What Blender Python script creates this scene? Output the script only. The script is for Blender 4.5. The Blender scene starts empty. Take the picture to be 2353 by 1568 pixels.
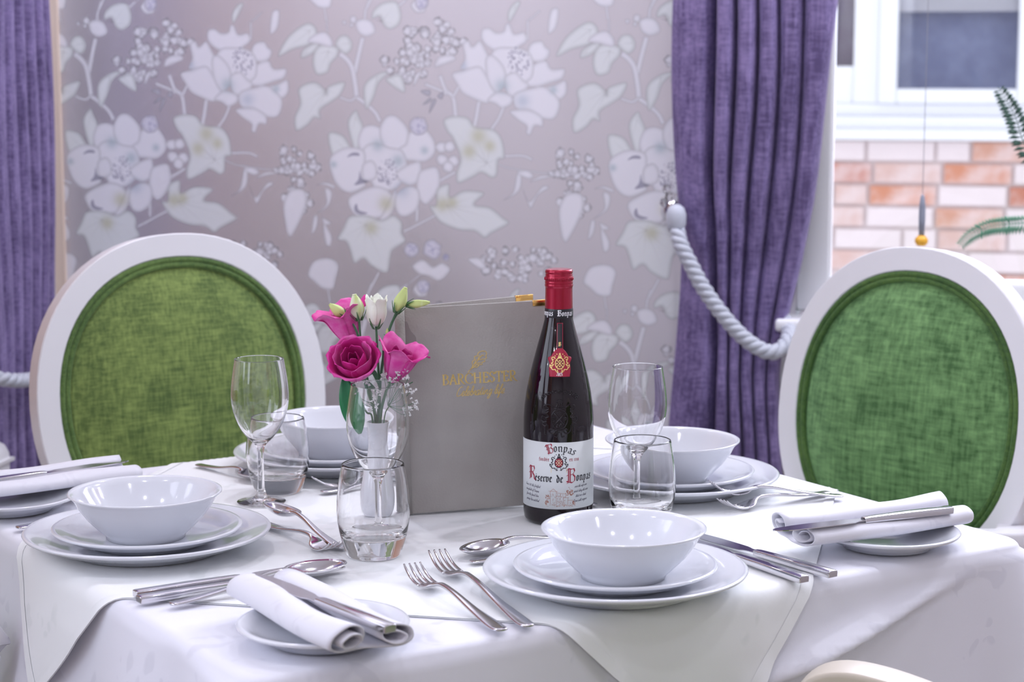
import bpy, bmesh, math, random
import numpy as np
from mathutils import Vector, Matrix

C = bpy.context.scene.collection
SC = bpy.context.scene
PI = math.pi
T = 0.75                                   # table top height

# ------------------------------------------------------------------ camera, world, lights, exposure
cam = bpy.data.cameras.new('camera'); cam.sensor_width = 36.0; cam.lens = 70.23
cam.clip_start = 0.05; cam.clip_end = 60
cam.dof.use_dof = True; cam.dof.focus_distance = 2.2; cam.dof.aperture_fstop = 7.5
camo = bpy.data.objects.new('camera', cam); C.objects.link(camo)
camo.location = (0, 0, T + 0.5347); camo.rotation_euler = (PI / 2 - 0.1405, 0, 0)
SC.camera = camo

W_O = np.array([-.886, 3.873]); W_E = np.array([.9767, -.2147]); W_N = np.array([-.2147, -.9767])
W_ROT = math.atan2(W_E[1], W_E[0])


def wl(s, d, z=0.0):
    """point beside the papered wall: s along it from the corner, d out into the room, z above the floor"""
    q = W_O + W_E * s + W_N * d
    return Vector((q[0], q[1], z))


SC.view_settings.view_transform = 'Standard'; SC.view_settings.look = 'None'
SC.view_settings.exposure = -0.17; SC.view_settings.gamma = 1.0
SC.view_settings.use_curve_mapping = False
SC.cycles.use_denoising = True
SC.cycles.max_bounces = 24; SC.cycles.transmission_bounces = 22; SC.cycles.transparent_max_bounces = 12
SC.cycles.diffuse_bounces = 5; SC.cycles.glossy_bounces = 6
SC.cycles.sample_clamp_indirect = 8.0

wd = bpy.data.worlds.new('sky'); SC.world = wd; wd.use_nodes = True
wb = wd.node_tree.nodes['Background']
wb.inputs[0].default_value = (0.86, 0.90, 1.0, 1); wb.inputs[1].default_value = 1.75     # bright overcast daylight


def area(name, loc, aim, sx, sy, power, col, spread=PI):
    L = bpy.data.lights.new(name, 'AREA'); L.shape = 'RECTANGLE'; L.size = sx; L.size_y = sy
    L.energy = power; L.color = col; L.spread = spread
    o = bpy.data.objects.new(name, L); C.objects.link(o); o.location = loc
    o.rotation_euler = (Vector(aim) - Vector(loc)).to_track_quat('-Z', 'Y').to_euler()
    return o


# daylight entering by the window in the left wall (just outside its panes, left of the frame)
area('daylight_left_window', wl(-.10, 2.45, 1.6), wl(1.4, 1.7, 1.0), 1.6, 1.2, 21, (.78, .82, 1.0))
# daylight falling through the upper part of the window behind the right-hand chair
area('daylight_back_window', wl(2.25, -.22, 2.0), wl(1.55, 1.7, .75), 1.5, .8, 74, (.82, .85, 1.0))

# ------------------------------------------------------------------ helpers


def link(name, me, mat=None, parent=None, kind=None):
    o = bpy.data.objects.new(name, me); C.objects.link(o)
    if mat is not None:
        me.materials.clear(); me.materials.append(mat)
    if parent is not None: o.parent = parent
    if kind: o['kind'] = kind
    return o


def mesh(name, verts, faces, mat=None, parent=None, smooth=True, kind=None):
    me = bpy.data.meshes.new(name); me.from_pydata([tuple(v) for v in verts], [], faces); me.update()
    if smooth: me.polygons.foreach_set('use_smooth', [True] * len(me.polygons))
    return link(name, me, mat, parent, kind)


def thing(name, label, cat, loc=(0, 0, 0), rot=0.0, group=None):
    o = bpy.data.objects.new(name, None); C.objects.link(o); o.empty_display_size = .05
    o.location = loc; o.rotation_euler = (0, 0, rot); o['label'] = label; o['category'] = cat
    if group: o['group'] = group
    return o


def tag(o, label, cat, group=None):
    o['label'] = label; o['category'] = cat
    if group: o['group'] = group
    return o


def dup(root, loc, rot, label, group=None):
    r = root.copy(); C.objects.link(r); r.location = loc; r.rotation_euler = (0, 0, rot) if not hasattr(rot, '__len__') else rot
    r['label'] = label
    if group: r['group'] = group
    for ch in list(root.children):
        c = ch.copy(); C.objects.link(c); c.parent = r
        for g in list(ch.children):
            d = g.copy(); C.objects.link(d); d.parent = c
    return r


def grid_faces(nu, nv, wrap_u=False, off=0):
    f = []
    for i in range(nu if wrap_u else nu - 1):
        for j in range(nv - 1):
            a = off + i * nv + j; b = off + ((i + 1) % nu) * nv + j
            f.append((a, b, b + 1, a + 1))
    return f


def lathe(name, prof, mat, parent=None, seg=64, closed=False, kind=None, off=(0, 0, 0)):
    """prof: (r, z) from bottom outside round to the inside; outward normals for a profile running upward"""
    prof = list(prof) + ([prof[0]] if closed else [])
    n = len(prof); vs = []; fs = []
    poles = {}
    idx = {}
    for j, (r, z) in enumerate(prof):
        if r < 1e-6:
            poles[j] = len(vs); vs.append((off[0], off[1], off[2] + z))
        else:
            idx[j] = len(vs)
            for i in range(seg):
                a = 2 * PI * i / seg; vs.append((off[0] + r * math.cos(a), off[1] + r * math.sin(a), off[2] + z))
    for j in range(n - 1):
        for i in range(seg):
            k = (i + 1) % seg
            if j in poles and j + 1 in poles: continue
            if j in poles: fs.append((poles[j], idx[j + 1] + k, idx[j + 1] + i)[::1])
            elif j + 1 in poles: fs.append((idx[j] + i, idx[j] + k, poles[j + 1]))
            else: fs.append((idx[j] + i, idx[j] + k, idx[j + 1] + k, idx[j + 1] + i))
    return mesh(name, vs, fs, mat, parent, True, kind)


def cat(pts, n=8, closed=False):
    """Catmull-Rom through pts (any dimension)"""
    P = [np.array(p, float) for p in pts]; out = []; m = len(P)
    for i in range(m if closed else m - 1):
        p1, p2 = P[i], P[(i + 1) % m]
        p0 = P[(i - 1) % m] if (closed or i > 0) else 2 * p1 - p2
        p3 = P[(i + 2) % m] if (closed or i + 2 < m) else 2 * p2 - p1
        for k in range(n):
            t = k / n
            out.append(.5 * ((2 * p1) + (-p0 + p2) * t + (2 * p0 - 5 * p1 + 4 * p2 - p3) * t * t + (-p0 + 3 * p1 - 3 * p2 + p3) * t ** 3))
    if not closed: out.append(P[-1])
    return out


def sweep_data(path, section, up=(0, 0, 1), caps=True, scale=None, closed=False, twist=0.0):
    """sweep a closed 2-D section [(a, b)] along a 3-D path; a along side, b along up"""
    P = [Vector(p) for p in path]; m = len(P); k = len(section); vs = []; fs = []
    u0 = Vector(up)
    for i, p in enumerate(P):
        if closed: t = P[(i + 1) % m] - P[i - 1]
        else: t = P[min(i + 1, m - 1)] - P[max(i - 1, 0)]
        t.normalize(); side = t.cross(u0)
        if side.length < 1e-5: side = t.cross(Vector((0, 1, .01)))
        side.normalize(); upv = side.cross(t)
        s = scale[i] if scale is not None else 1.0
        sa, sb = (s if hasattr(s, '__len__') else (s, s))
        ct, sn = math.cos(twist * i), math.sin(twist * i)
        for a, b in section:
            a, b = a * sa, b * sb; a, b = a * ct - b * sn, a * sn + b * ct
            vs.append(tuple(p + side * a + upv * b))
    for i in range(m if closed else m - 1):
        j = (i + 1) % m
        for q in range(k):
            r = (q + 1) % k
            fs.append((i * k + q, i * k + r, j * k + r, j * k + q))
    if caps and not closed:
        fs.append(tuple(range(k))[::-1]); fs.append(tuple((m - 1) * k + q for q in range(k)))
    return vs, fs


def sweep(name, path, section, mat, parent=None, **kw):
    kind = kw.pop('kind', None); sm = kw.pop('smooth', True)
    v, f = sweep_data(path, section, **kw)
    return mesh(name, v, f, mat, parent, sm, kind)


def circ(r, n=10, ry=None):
    ry = ry or r
    return [(r * math.cos(2 * PI * i / n), ry * math.sin(2 * PI * i / n)) for i in range(n)]


def rrect(w, h, r, n=3):
    o = []
    for cx, cy, a0 in ((w / 2 - r, h / 2 - r, 0), (-w / 2 + r, h / 2 - r, 90), (-w / 2 + r, -h / 2 + r, 180), (w / 2 - r, -h / 2 + r, 270)):
        for i in range(n + 1):
            a = math.radians(a0 + 90 * i / n); o.append((cx + r * math.cos(a), cy + r * math.sin(a)))
    return o


def merge(*parts):
    V = []; F = []
    for v, f in parts:
        o = len(V); V += list(v); F += [tuple(i + o for i in q) for q in f]
    return V, F


def box_data(c, s, frame=None):
    vs = []
    for x in (-.5, .5):
        for y in (-.5, .5):
            for z in (-.5, .5):
                p = Vector((c[0] + x * s[0], c[1] + y * s[1], c[2] + z * s[2])); vs.append(frame(p) if frame else p)
    return vs, [(0, 1, 3, 2), (4, 6, 7, 5), (0, 4, 5, 1), (2, 3, 7, 6), (0, 2, 6, 4), (1, 5, 7, 3)]


def bevel(o, w=.003, seg=2):
    b = o.modifiers.new('bevel', 'BEVEL'); b.width = w; b.segments = seg; b.limit_method = 'ANGLE'
    o.data.polygons.foreach_set('use_smooth', [True] * len(o.data.polygons)); return o


def solid(o, t, off=-1.0):
    s = o.modifiers.new('solid', 'SOLIDIFY'); s.thickness = t; s.offset = off; return o


def autosmooth(o, deg=35):
    try:
        m = o.data; m.polygons.foreach_set('use_smooth', [True] * len(m.polygons)); m.set_sharp_from_angle(angle=math.radians(deg))
    except Exception: pass
    return o


# ------------------------------------------------------------------ materials
def nmat(name, col=(.8, .8, .8), rough=.5, metal=0.0, sheen=0.0, sheen_tint=None, coat=0.0, spec=.5, trans=0.0, ior=1.5):
    m = bpy.data.materials.new(name); m.use_nodes = True; b = m.node_tree.nodes['Principled BSDF']
    b.inputs['Base Color'].default_value = (*col, 1); b.inputs['Roughness'].default_value = rough; b.inputs['Metallic'].default_value = metal
    b.inputs['Sheen Weight'].default_value = sheen; b.inputs['Coat Weight'].default_value = coat
    if sheen_tint: b.inputs['Sheen Tint'].default_value = (*sheen_tint, 1)
    b.inputs['Specular IOR Level'].default_value = spec; b.inputs['Transmission Weight'].default_value = trans; b.inputs['IOR'].default_value = ior
    return m


def NT(m): return m.node_tree, m.node_tree.nodes, m.node_tree.links, m.node_tree.nodes['Principled BSDF']


def node(m, typ, **kw):
    n = m.node_tree.nodes.new(typ)
    for k, v in kw.items(): setattr(n, k, v)
    return n


def ramp(m, src, stops):
    r = node(m, 'ShaderNodeValToRGB'); e = r.color_ramp.elements
    while len(e) < len(stops): e.new(.5)
    for i, (p, c) in enumerate(stops): e[i].position = p; e[i].color = (*c, 1)
    m.node_tree.links.new(src, r.inputs[0]); return r


def noise(m, scale, detail=4, vec=None, stretch=None, rough=.55):
    tc = node(m, 'ShaderNodeTexCoord'); out = tc.outputs['Object'] if vec is None else vec
    if stretch:
        mp = node(m, 'ShaderNodeMapping'); mp.inputs['Scale'].default_value = stretch; m.node_tree.links.new(out, mp.inputs[0]); out = mp.outputs[0]
    n = node(m, 'ShaderNodeTexNoise'); n.inputs['Scale'].default_value = scale; n.inputs['Detail'].default_value = detail; n.inputs['Roughness'].default_value = rough
    m.node_tree.links.new(out, n.inputs['Vector']); return n


def bump(m, src, strength=.3, dist=.001):
    b = node(m, 'ShaderNodeBump'); b.inputs['Strength'].default_value = strength; b.inputs['Distance'].default_value = dist
    m.node_tree.links.new(src, b.inputs['Height']); m.node_tree.links.new(b.outputs[0], NT(m)[3].inputs['Normal']); return b


def mixc(m, fac, a, b, mode='MIX'):
    x = node(m, 'ShaderNodeMix', data_type='RGBA', blend_type=mode)
    L = m.node_tree.links
    if hasattr(fac, 'links') or hasattr(fac, 'is_linked'): L.new(fac, x.inputs[0])
    else: x.inputs[0].default_value = fac
    for v, i in ((a, 6), (b, 7)):
        if hasattr(v, 'is_linked'): L.new(v, x.inputs[i])
        else: x.inputs[i].default_value = (*v, 1)
    return x.outputs[2]


M = {}
M['porcelain'] = nmat('white porcelain', (.71, .73, .78), .10, coat=.3, spec=.55)
M['steel'] = nmat('stainless steel', (.66, .65, .68), .13, metal=1.0)
n_ = noise(M['steel'], 900, 2); bump(M['steel'], n_.outputs[0], .03, .0002)
M['paint'] = nmat('white satin paint', (.80, .80, .835), .38)
M['upvc'] = nmat('white window plastic', (.84, .85, .88), .3)
M['gold'] = nmat('gold', (.80, .50, .16), .22, metal=1.0)
M['foil'] = nmat('gold foil print', (.90, .68, .25), .36, metal=.3)
M['glass'] = nmat('clear glass', (1, 1, 1), 0.0, trans=1.0, ior=1.47)


def pane_mat(name, tint=(1, 1, 1)):
    m = bpy.data.materials.new(name); m.use_nodes = True; nt = m.node_tree; nt.nodes.clear()
    o = nt.nodes.new('ShaderNodeOutputMaterial'); mx = nt.nodes.new('ShaderNodeMixShader'); tr = nt.nodes.new('ShaderNodeBsdfTransparent')
    gl = nt.nodes.new('ShaderNodeBsdfGlossy'); fr = nt.nodes.new('ShaderNodeFresnel'); fr.inputs[0].default_value = 1.45
    tr.inputs[0].default_value = (*tint, 1); gl.inputs['Roughness'].default_value = 0.0
    nt.links.new(fr.outputs[0], mx.inputs[0]); nt.links.new(tr.outputs[0], mx.inputs[1]); nt.links.new(gl.outputs[0], mx.inputs[2]); nt.links.new(mx.outputs[0], o.inputs[0])
    return m


M['pane'] = pane_mat('window pane')


def damask(name, base, dark, scale=15.0):
    m = nmat(name, base, .62, sheen=.25)
    tc = node(m, 'ShaderNodeTexCoord'); L = m.node_tree.links
    nz = noise(m, 7, 3)
    add = node(m, 'ShaderNodeMixRGB', blend_type='ADD'); add.inputs[0].default_value = .16
    L.new(tc.outputs['Object'], add.inputs[1]); L.new(nz.outputs['Color'], add.inputs[2])
    v = node(m, 'ShaderNodeTexVoronoi', feature='F1'); v.inputs['Scale'].default_value = scale; L.new(add.outputs[0], v.inputs['Vector'])
    v2 = node(m, 'ShaderNodeTexVoronoi', feature='SMOOTH_F1'); v2.inputs['Scale'].default_value = scale * 3.3; L.new(add.outputs[0], v2.inputs['Vector'])
    r1 = ramp(m, v.outputs['Distance'], [(.30, (1, 1, 1)), (.36, (0, 0, 0))])
    r2 = ramp(m, v2.outputs['Distance'], [(.36, (1, 1, 1)), (.42, (0, 0, 0))])
    mul = node(m, 'ShaderNodeMath', operation='MULTIPLY'); L.new(r1.outputs[0], mul.inputs[0]); L.new(r2.outputs[0], mul.inputs[1])
    L.new(mixc(m, mul.outputs[0], base, dark), NT(m)[3].inputs['Base Color'])
    rr = node(m, 'ShaderNodeMapRange'); rr.inputs['To Min'].default_value = .62; rr.inputs['To Max'].default_value = .40
    L.new(mul.outputs[0], rr.inputs[0]); L.new(rr.outputs[0], NT(m)[3].inputs['Roughness'])
    w = noise(m, 1400, 1); bump(m, w.outputs[0], .12, .0004)
    return m


M['cloth'] = damask('white damask', (.76, .765, .84), (.70, .705, .785))
M['overlay'] = damask('ivory damask', (.82, .84, .85), (.755, .785, .79), 13.0)
M['napkin'] = damask('white napkin twill', (.70, .70, .765), (.65, .65, .72), 20)


def velvet(name, a, b, stretch, sheen, st, scale=120, rough=.85):
    m = nmat(name, a, rough, sheen=sheen, sheen_tint=st); L = m.node_tree.links
    n1 = noise(m, scale, 3, stretch=stretch); n2 = noise(m, scale, 3, stretch=(stretch[2], stretch[1], stretch[0])); n3 = noise(m, 14, 3)
    a1 = node(m, 'ShaderNodeMath', operation='ADD'); L.new(n1.outputs[0], a1.inputs[0]); L.new(n2.outputs[0], a1.inputs[1])
    a2 = node(m, 'ShaderNodeMath', operation='ADD'); L.new(a1.outputs[0], a2.inputs[0]); L.new(n3.outputs[0], a2.inputs[1])
    r = ramp(m, a2.outputs[0], [(.42, a), (.58, b)]); r.color_ramp.elements[0].position = .40; r.color_ramp.elements[1].position = .62
    mr = node(m, 'ShaderNodeMath', operation='MULTIPLY'); mr.inputs[1].default_value = 1 / 3; L.new(a2.outputs[0], mr.inputs[0]); L.new(mr.outputs[0], r.inputs[0])
    L.new(r.outputs[0], NT(m)[3].inputs['Base Color']); bump(m, a1.outputs[0], .35, .0008)
    return m


M['purple'] = velvet('purple curtain chenille', (.092, .066, .175), (.275, .215, .44), (1, 1, .12), .22, (.75, .65, 1.0), 170)
M['green'] = velvet('green chair chenille', (.076, .128, .030), (.245, .335, .090), (1, 1, .14), .28, (.6, 1.0, .65), 230)
M['green2'] = velvet('emerald chair velvet', (.050, .130, .036), (.20, .385, .145), (1, 1, .14), .3, (.55, 1.0, .65), 150)
M['welt2'] = velvet('emerald chair welt', (.030, .085, .018), (.085, .17, .035), (1, 1, .3), .2, (.6, 1, .6), 300)
M['welt'] = velvet('green chair welt', (.045, .10, .022), (.13, .22, .055), (1, 1, .3), .25, (.8, 1, .7), 300)
M['rope'] = nmat('silver grey cord', (.50, .53, .61), .42, sheen=.3)
n_ = noise(M['rope'], 500, 2); bump(M['rope'], n_.outputs[0], .25, .0006)
M['chrome'] = nmat('chrome', (.8, .8, .82), .07, metal=1)
M['crystal'] = nmat('crystal', (1, 1, 1), 0, trans=1, ior=1.55)

# ------------------------------------------------------------------ the room
WX = 3.7          # length of the papered wall
RD = 6.3          # depth of the room
RH = 2.5
# --- wallpaper print (in-memory picture, one repeat of 0.53 x 0.525 m)
WP_STEM=[(3,[(555,609),(556,582)]),(5,[(637,642),(630,622),(628,602)]),(9,[(624,573),(616,542),(608,508)]),(10,[(579,544),(593,533),(603,517),(609,485),(611,465)]),(5,[(611,465),(599,457),(578,463)]),(8,[(611,463),(625,454),(646,436),(656,418)]),(5,[(707,641),(693,630)]),(8,[(771,504),(782,477),(796,464),(801,428)]),(6,[(796,464),(808,486)]),(6,[(743,488),(771,477),(785,470)]),(8,[(845,457),(840,428),(835,406)]),(6,[(891,446),(881,424),(868,406)]),(4,[(936,603),(936,568)]),(3,[(938,603),(959,620)]),(6,[(800,327),(768,309)]),(6,[(727,272),(725,233)]),(5,[(699,214),(727,228),(763,247)]),(5,[(893,357),(927,358),(945,351)]),(3,[(879,344),(904,335),(973,327),(1007,336)]),(3,[(710,118),(731,134)]),(4,[(550,107),(554,79)]),(5,[(651,137),(639,114),(631,100)])]
WP_POLY=[('g',[(461,540),(475,569),(497,589),(518,599),(532,591),(533,575),(518,560),(489,552)]),('g',[(504,537),(508,551),(527,562),(539,560),(529,546),(515,538)]),('g',[(536,506),(528,521),(529,542),(539,557),(558,560),(575,553),(574,539),(562,526),(555,510)]),('g',[(572,560),(580,575),(594,576),(603,564),(601,551),(589,544)]),('w',[(520,566),(532,578),(551,582),(563,568),(560,557),(539,562)]),('g',[(495,403),(491,426),(502,451),(499,476),(514,487),(533,489),(550,476),(551,469),(555,482),(586,490),(578,467),(561,454),(540,440),(540,424),(528,426),(516,413)]),('g',[(630,443),(625,476),(633,494),(657,508),(671,506),(654,490),(644,463)]),('w',[(613,600),(627,606),(641,600),(646,584),(631,577),(617,584)]),('g',[(646,622),(663,635),(688,637),(697,615),(692,597),(676,589),(664,597),(658,611),(644,608)]),('g',[(703,473),(673,490),(671,499),(696,504)]),('w',[(764,521),(771,537),(792,540),(799,533),(783,526)]),('w',[(722,486),(724,504),(736,510)]),('d',[(734,475),(752,477),(750,466)]),('d',[(750,434),(757,459),(764,457)]),('d',[(766,466),(778,475),(775,461)]),('d',[(738,450),(752,463),(754,457)]),('w',[(856,586),(868,588),(879,581),(891,583),(895,594),(902,593),(909,579),(925,581),(930,568),(916,557),(900,548),(881,550),(863,559),(854,572)]),('w',[(943,559),(961,564),(968,555),(975,548),(970,535),(954,530),(938,537)]),('w',[(936,508),(952,524),(970,528),(979,515),(1000,515),(997,500),(979,493),(954,486),(934,489)]),('w',[(966,480),(986,486),(1004,493),(1006,473),(993,462),(968,467)]),('w',[(877,548),(904,552),(927,548),(941,535),(941,504),(918,491),(886,495),(868,517)]),('w',[(817,559),(827,564),(833,555),(845,564),(854,552),(863,530),(859,508),(826,517),(813,519),(820,535)]),('w',[(799,504),(817,510),(845,517),(859,499),(872,482),(868,466),(856,457),(835,464),(817,473),(808,486)]),('w',[(859,530),(872,537),(891,517),(893,491),(877,477),(863,495)]),('w',[(863,459),(881,473),(904,466),(904,453),(888,446),(877,453)]),('w',[(895,499),(913,508),(927,495),(936,486),(918,469),(900,473)]),('w',[(916,469),(943,478),(968,480),(991,458),(984,431),(964,429),(941,442),(918,446)]),('w',[(907,437),(936,440),(959,429),(961,413),(948,413),(941,399),(934,402),(934,413),(918,424)]),('g',[(902,601),(900,618),(911,634),(922,636),(913,616)]),('w',[(975,583),(979,618),(992,620),(988,592)]),('g',[(609,438),(594,418),(599,386),(610,363),(623,404),(616,425)]),('g',[(556,395),(582,393),(596,375),(601,363),(582,359),(563,356)]),('w',[(615,384),(623,404),(639,410),(656,404),(660,391),(658,373),(634,368),(620,368)]),('w',[(658,405),(668,423),(682,427),(696,418),(707,403),(707,382),(695,366),(672,368),(660,384)]),('w',[(712,394),(726,404),(742,401),(756,383),(757,363),(742,349),(721,349),(698,353),(695,369),(707,378)]),('w',[(629,368),(648,375),(672,368),(695,362),(702,333),(685,301),(652,296),(638,314),(624,345)]),('w',[(562,347),(589,365),(620,361),(624,341),(619,313),(624,302),(600,290),(581,295),(567,315)]),('w',[(622,336),(638,345),(648,332),(645,314),(624,311)]),('w',[(688,323),(707,337),(730,342),(730,315),(714,303),(695,310)]),('w',[(730,319),(742,329),(763,331),(768,306),(758,283),(742,270),(728,288)]),('w',[(597,270),(612,284),(643,295),(666,289),(676,271),(666,248),(637,241),(609,247)]),('w',[(685,278),(709,296),(728,288),(725,260),(706,246),(690,251)]),('w',[(678,282),(685,287),(680,255),(666,239),(654,236)]),('x',[(591,352),(601,360),(613,360),(615,355),(602,355)]),('x',[(616,327),(619,313),(633,308),(624,304),(605,300),(613,311)]),('x',[(604,258),(609,265),(613,253),(630,248),(618,245),(607,249)]),('g',[(780,419),(798,427),(824,424),(838,408),(870,404),(886,386),(890,355),(879,350),(877,326),(867,319),(849,328),(835,321),(807,309),(803,327),(810,354),(796,388),(787,399)]),('g',[(753,263),(765,265),(767,293),(789,302),(791,279),(816,291),(853,287),(835,267),(863,262),(886,245),(897,234),(867,217),(853,208),(835,219),(807,221),(776,232),(763,245)]),('w',[(893,279),(909,292),(916,324),(923,326),(920,295)]),('w',[(918,326),(934,331),(946,322),(936,317)]),('w',[(943,311),(962,322),(980,320),(962,316)]),('w',[(930,295),(941,266),(946,268),(955,286),(973,298),(962,300),(941,275)]),('w',[(533,299),(548,304),(564,299),(562,294),(545,300)]),('w',[(532,248),(554,262),(559,285),(547,290),(549,264)]),('w',[(520,209),(525,239),(532,237),(529,218)]),('w',[(542,237),(558,228),(546,225)]),('w',[(544,225),(558,205),(557,189),(548,189)]),('w',[(469,229),(467,261),(480,284),(504,284),(506,257),(483,210),(474,210)]),('g',[(633,241),(656,234),(678,243),(694,230),(694,212),(700,196),(677,181),(672,165),(665,139),(636,151),(622,164),(605,155),(596,180),(589,194),(574,198),(585,219),(595,238),(614,242)]),('w',[(720,150),(739,160),(755,149),(771,156),(785,145),(767,126),(748,133),(731,137)]),('w',[(515,129),(524,151),(543,158),(560,156),(569,145),(564,124),(559,107),(540,107),(526,118)]),('w',[(825,164),(844,167),(856,153),(846,149)])]
WP_DISC=[('w',733,632,15),('w',606,606,7),('w',589,601,4),('w',603,596,4),('p',730,411,18),('w',773,372,11),('w',789,374,11),('w',775,349,11),('w',796,347,11),('w',786,336,11),('p',714,181,14),('p',755,182,18),('p',781,168,7),('p',737,112,14)]
WP_TINT=[('c',757,568,59,35,44),('c',706,524,42,35,34),('k',918,530,26),('t',888,485,14),('t',984,478,8),('b',815,522,9),('b',927,458,14),('k',669,325,25),('t',741,366,8),('b',697,292,16),('t',651,375,12),('y',666,266,16),('t',690,346,12),('t',565,338,7),('y',844,393,16),('y',826,365,14),('y',865,375,12),('y',774,266,14),('y',793,270,12),('c',488,337,45,35,30),('c',492,275,26,35,20),('y',637,220,14),('c',918,159,71,33,46)]



def wallpaper_image():
    PX = 2.2; TW, TH = .53, .525
    w, h = int(TW * 1000 * PX), int(TH * 1000 * PX)
    col = np.zeros((h, w, 3), np.float32); mask = np.zeros((h, w), np.float32); edge = np.zeros((h, w), np.float32)
    rng = random.Random(7)

    def put(poly, color, shade=.09, line=.09, a=1.0):
        P = np.array(poly, float) * PX; lo = np.floor(P.min(0)).astype(int) - 4; hi = np.ceil(P.max(0)).astype(int) + 5
        X, Y = np.meshgrid(np.arange(lo[0], hi[0]), np.arange(lo[1], hi[1]))
        ins = np.zeros(X.shape, bool); dist = np.full(X.shape, 1e9)
        for i in range(len(P)):
            x1, y1 = P[i]; x2, y2 = P[(i + 1) % len(P)]
            if y1 != y2: ins ^= ((y1 > Y) != (y2 > Y)) & (X < (x2 - x1) * (Y - y1) / (y2 - y1) + x1)
            dx, dy = x2 - x1, y2 - y1; t = np.clip(((X - x1) * dx + (Y - y1) * dy) / (dx * dx + dy * dy + 1e-9), 0, 1)
            dist = np.minimum(dist, np.hypot(X - x1 - t * dx, Y - y1 - t * dy))
        sd = np.where(ins, dist, -dist); al = np.clip(sd + .5, 0, 1) * a
        inner = np.clip(sd / (7 * PX), 0, 1); ln = np.exp(-(sd / (1.0 * PX)) ** 2)
        c = np.array(color)[None, None] * (1 - shade * (1 - inner))[..., None] * (1 - line * ln)[..., None]
        yy, xx = Y % h, X % w
        col[yy, xx] = col[yy, xx] * (1 - al[..., None]) + c * al[..., None]; mask[yy, xx] = np.maximum(mask[yy, xx], al)
        rim = np.exp(-np.clip(-sd, 0, 99) / (1.6 * PX)) * .8; edge[yy, xx] = np.maximum(edge[yy, xx], np.where(ins, 0, rim))

    def disc(x, y, r, n=14, j=.12):
        return [(x + r * math.cos(2 * PI * i / n) * (1 + rng.uniform(-j, j)), y + r * math.sin(2 * PI * i / n) * (1 + rng.uniform(-j, j))) for i in range(n)]

    WHITE = (.945, .95, .985); LEAF = (.92, .94, .955); DARK = (.80, .80, .85)
    for wdt, pts in WP_STEM:
        q = cat(pts, 6); L = []; R = []
        for i in range(len(q)):
            t = q[min(i + 1, len(q) - 1)] - q[max(i - 1, 0)]; nn = np.array([-t[1], t[0]]); nn = nn / (np.hypot(*nn) + 1e-9) * wdt / 2
            L.append(q[i] + nn); R.append(q[i] - nn)
        put(L + R[::-1], (.935, .94, .975), .05, .12)
    def tint(c, x, y, r, a=.55):
        rr = int(r * PX * 2.2); X, Y = np.meshgrid(np.arange(int(x * PX) - rr, int(x * PX) + rr), np.arange(int(y * PX) - rr, int(y * PX) + rr))
        g = np.exp(-((X - x * PX) ** 2 + (Y - y * PX) ** 2) / (r * PX) ** 2 * 1.3) * a; yy, xx = Y % h, X % w
        g = g * mask[yy, xx]; col[yy, xx] = col[yy, xx] * (1 - g[..., None]) + np.array(c)[None, None] * g[..., None]
    for T_ in WP_TINT:
        if T_[0] == 'c':
            _, x, y, rx, ry, n = T_
            for _k in range(n):
                a = rng.uniform(0, 2 * PI); q = math.sqrt(rng.uniform(0, 1)); r = rng.uniform(4.5, 8)
                bx, by = x + rx * q * math.cos(a), y + ry * q * math.sin(a)
                put(disc(bx, by, r * 1.15, 10, .3), (.83, .83, .865), .06, .06, .8)
                put(disc(bx, by, r * .9, 10, .3), WHITE, .07, .07)
    for k, pts in WP_POLY:
        pc = np.mean(np.array(pts, float), 0); q = [pc + (v - pc) * (1.13 if k == 'w' else 1.05 if k == 'g' else 1.0) for v in cat(pts, 4, True)]
        if k == 'x': put(q, (.60, .60, .68), 0, 0, .8)
        else: put(q, {'w': WHITE, 'g': LEAF, 'd': DARK}[k], .09 if k == 'w' else .12)
        if k == 'g':                                             # leaf veins
            P = np.array(pts, float); c0 = P.mean(0); far = P[np.argmax(((P - c0) ** 2).sum(1))]
            a = c0 * 2 - far
            for tgt in P[::2]:
                m0 = a * .45 + c0 * .55; dv = tgt - m0; nn = np.array([-dv[1], dv[0]]) / (np.hypot(*dv) + 1e-6) * .5
                put([m0 + nn, m0 + dv * .75, m0 - nn], (.74, .75, .76), 0, 0, .55)
    for k, x, y, r in WP_DISC:
        put(disc(x, y, r), (.88, .88, .94) if k == 'p' else WHITE, .10, .12)
        if k == 'p':
            for _k in range(14):
                a = rng.uniform(0, 6.28); q = rng.uniform(0, r * .8); put(disc(x + q * math.cos(a), y + q * math.sin(a), 1.6, 7), (.66, .66, .78), 0, 0, .7)
    for T_ in WP_TINT:
        if T_[0] == 'k':
            _, x, y, r = T_
            for _k in range(70):
                a = rng.uniform(0, 6.28); q = r * math.sqrt(rng.random()); put(disc(x + q * math.cos(a) * .8, y + q * math.sin(a), rng.uniform(.9, 2.2), 7, .4), (.58, .58, .66), 0, 0, .75)
        elif T_[0] in 'tby':
            tint({'t': (.66, .74, .78), 'b': (.74, .79, .86), 'y': (.76, .76, .62)}[T_[0]], *T_[1:])
    out = np.zeros((h, w, 4), np.float32); bg = np.array((.835, .82, .845)) - edge[..., None] * .012
    out[..., :3] = bg * (1 - mask[..., None]) + col * mask[..., None]; out[..., 3] = 1
    img = bpy.data.images.new('floral wallpaper repeat', w, h, alpha=False); img.pixels.foreach_set(out.ravel()); img.update(); img.pack()
    mk = np.ones((h, w, 4), np.float32); mk[..., 0] = mk[..., 1] = mk[..., 2] = mask
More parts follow.
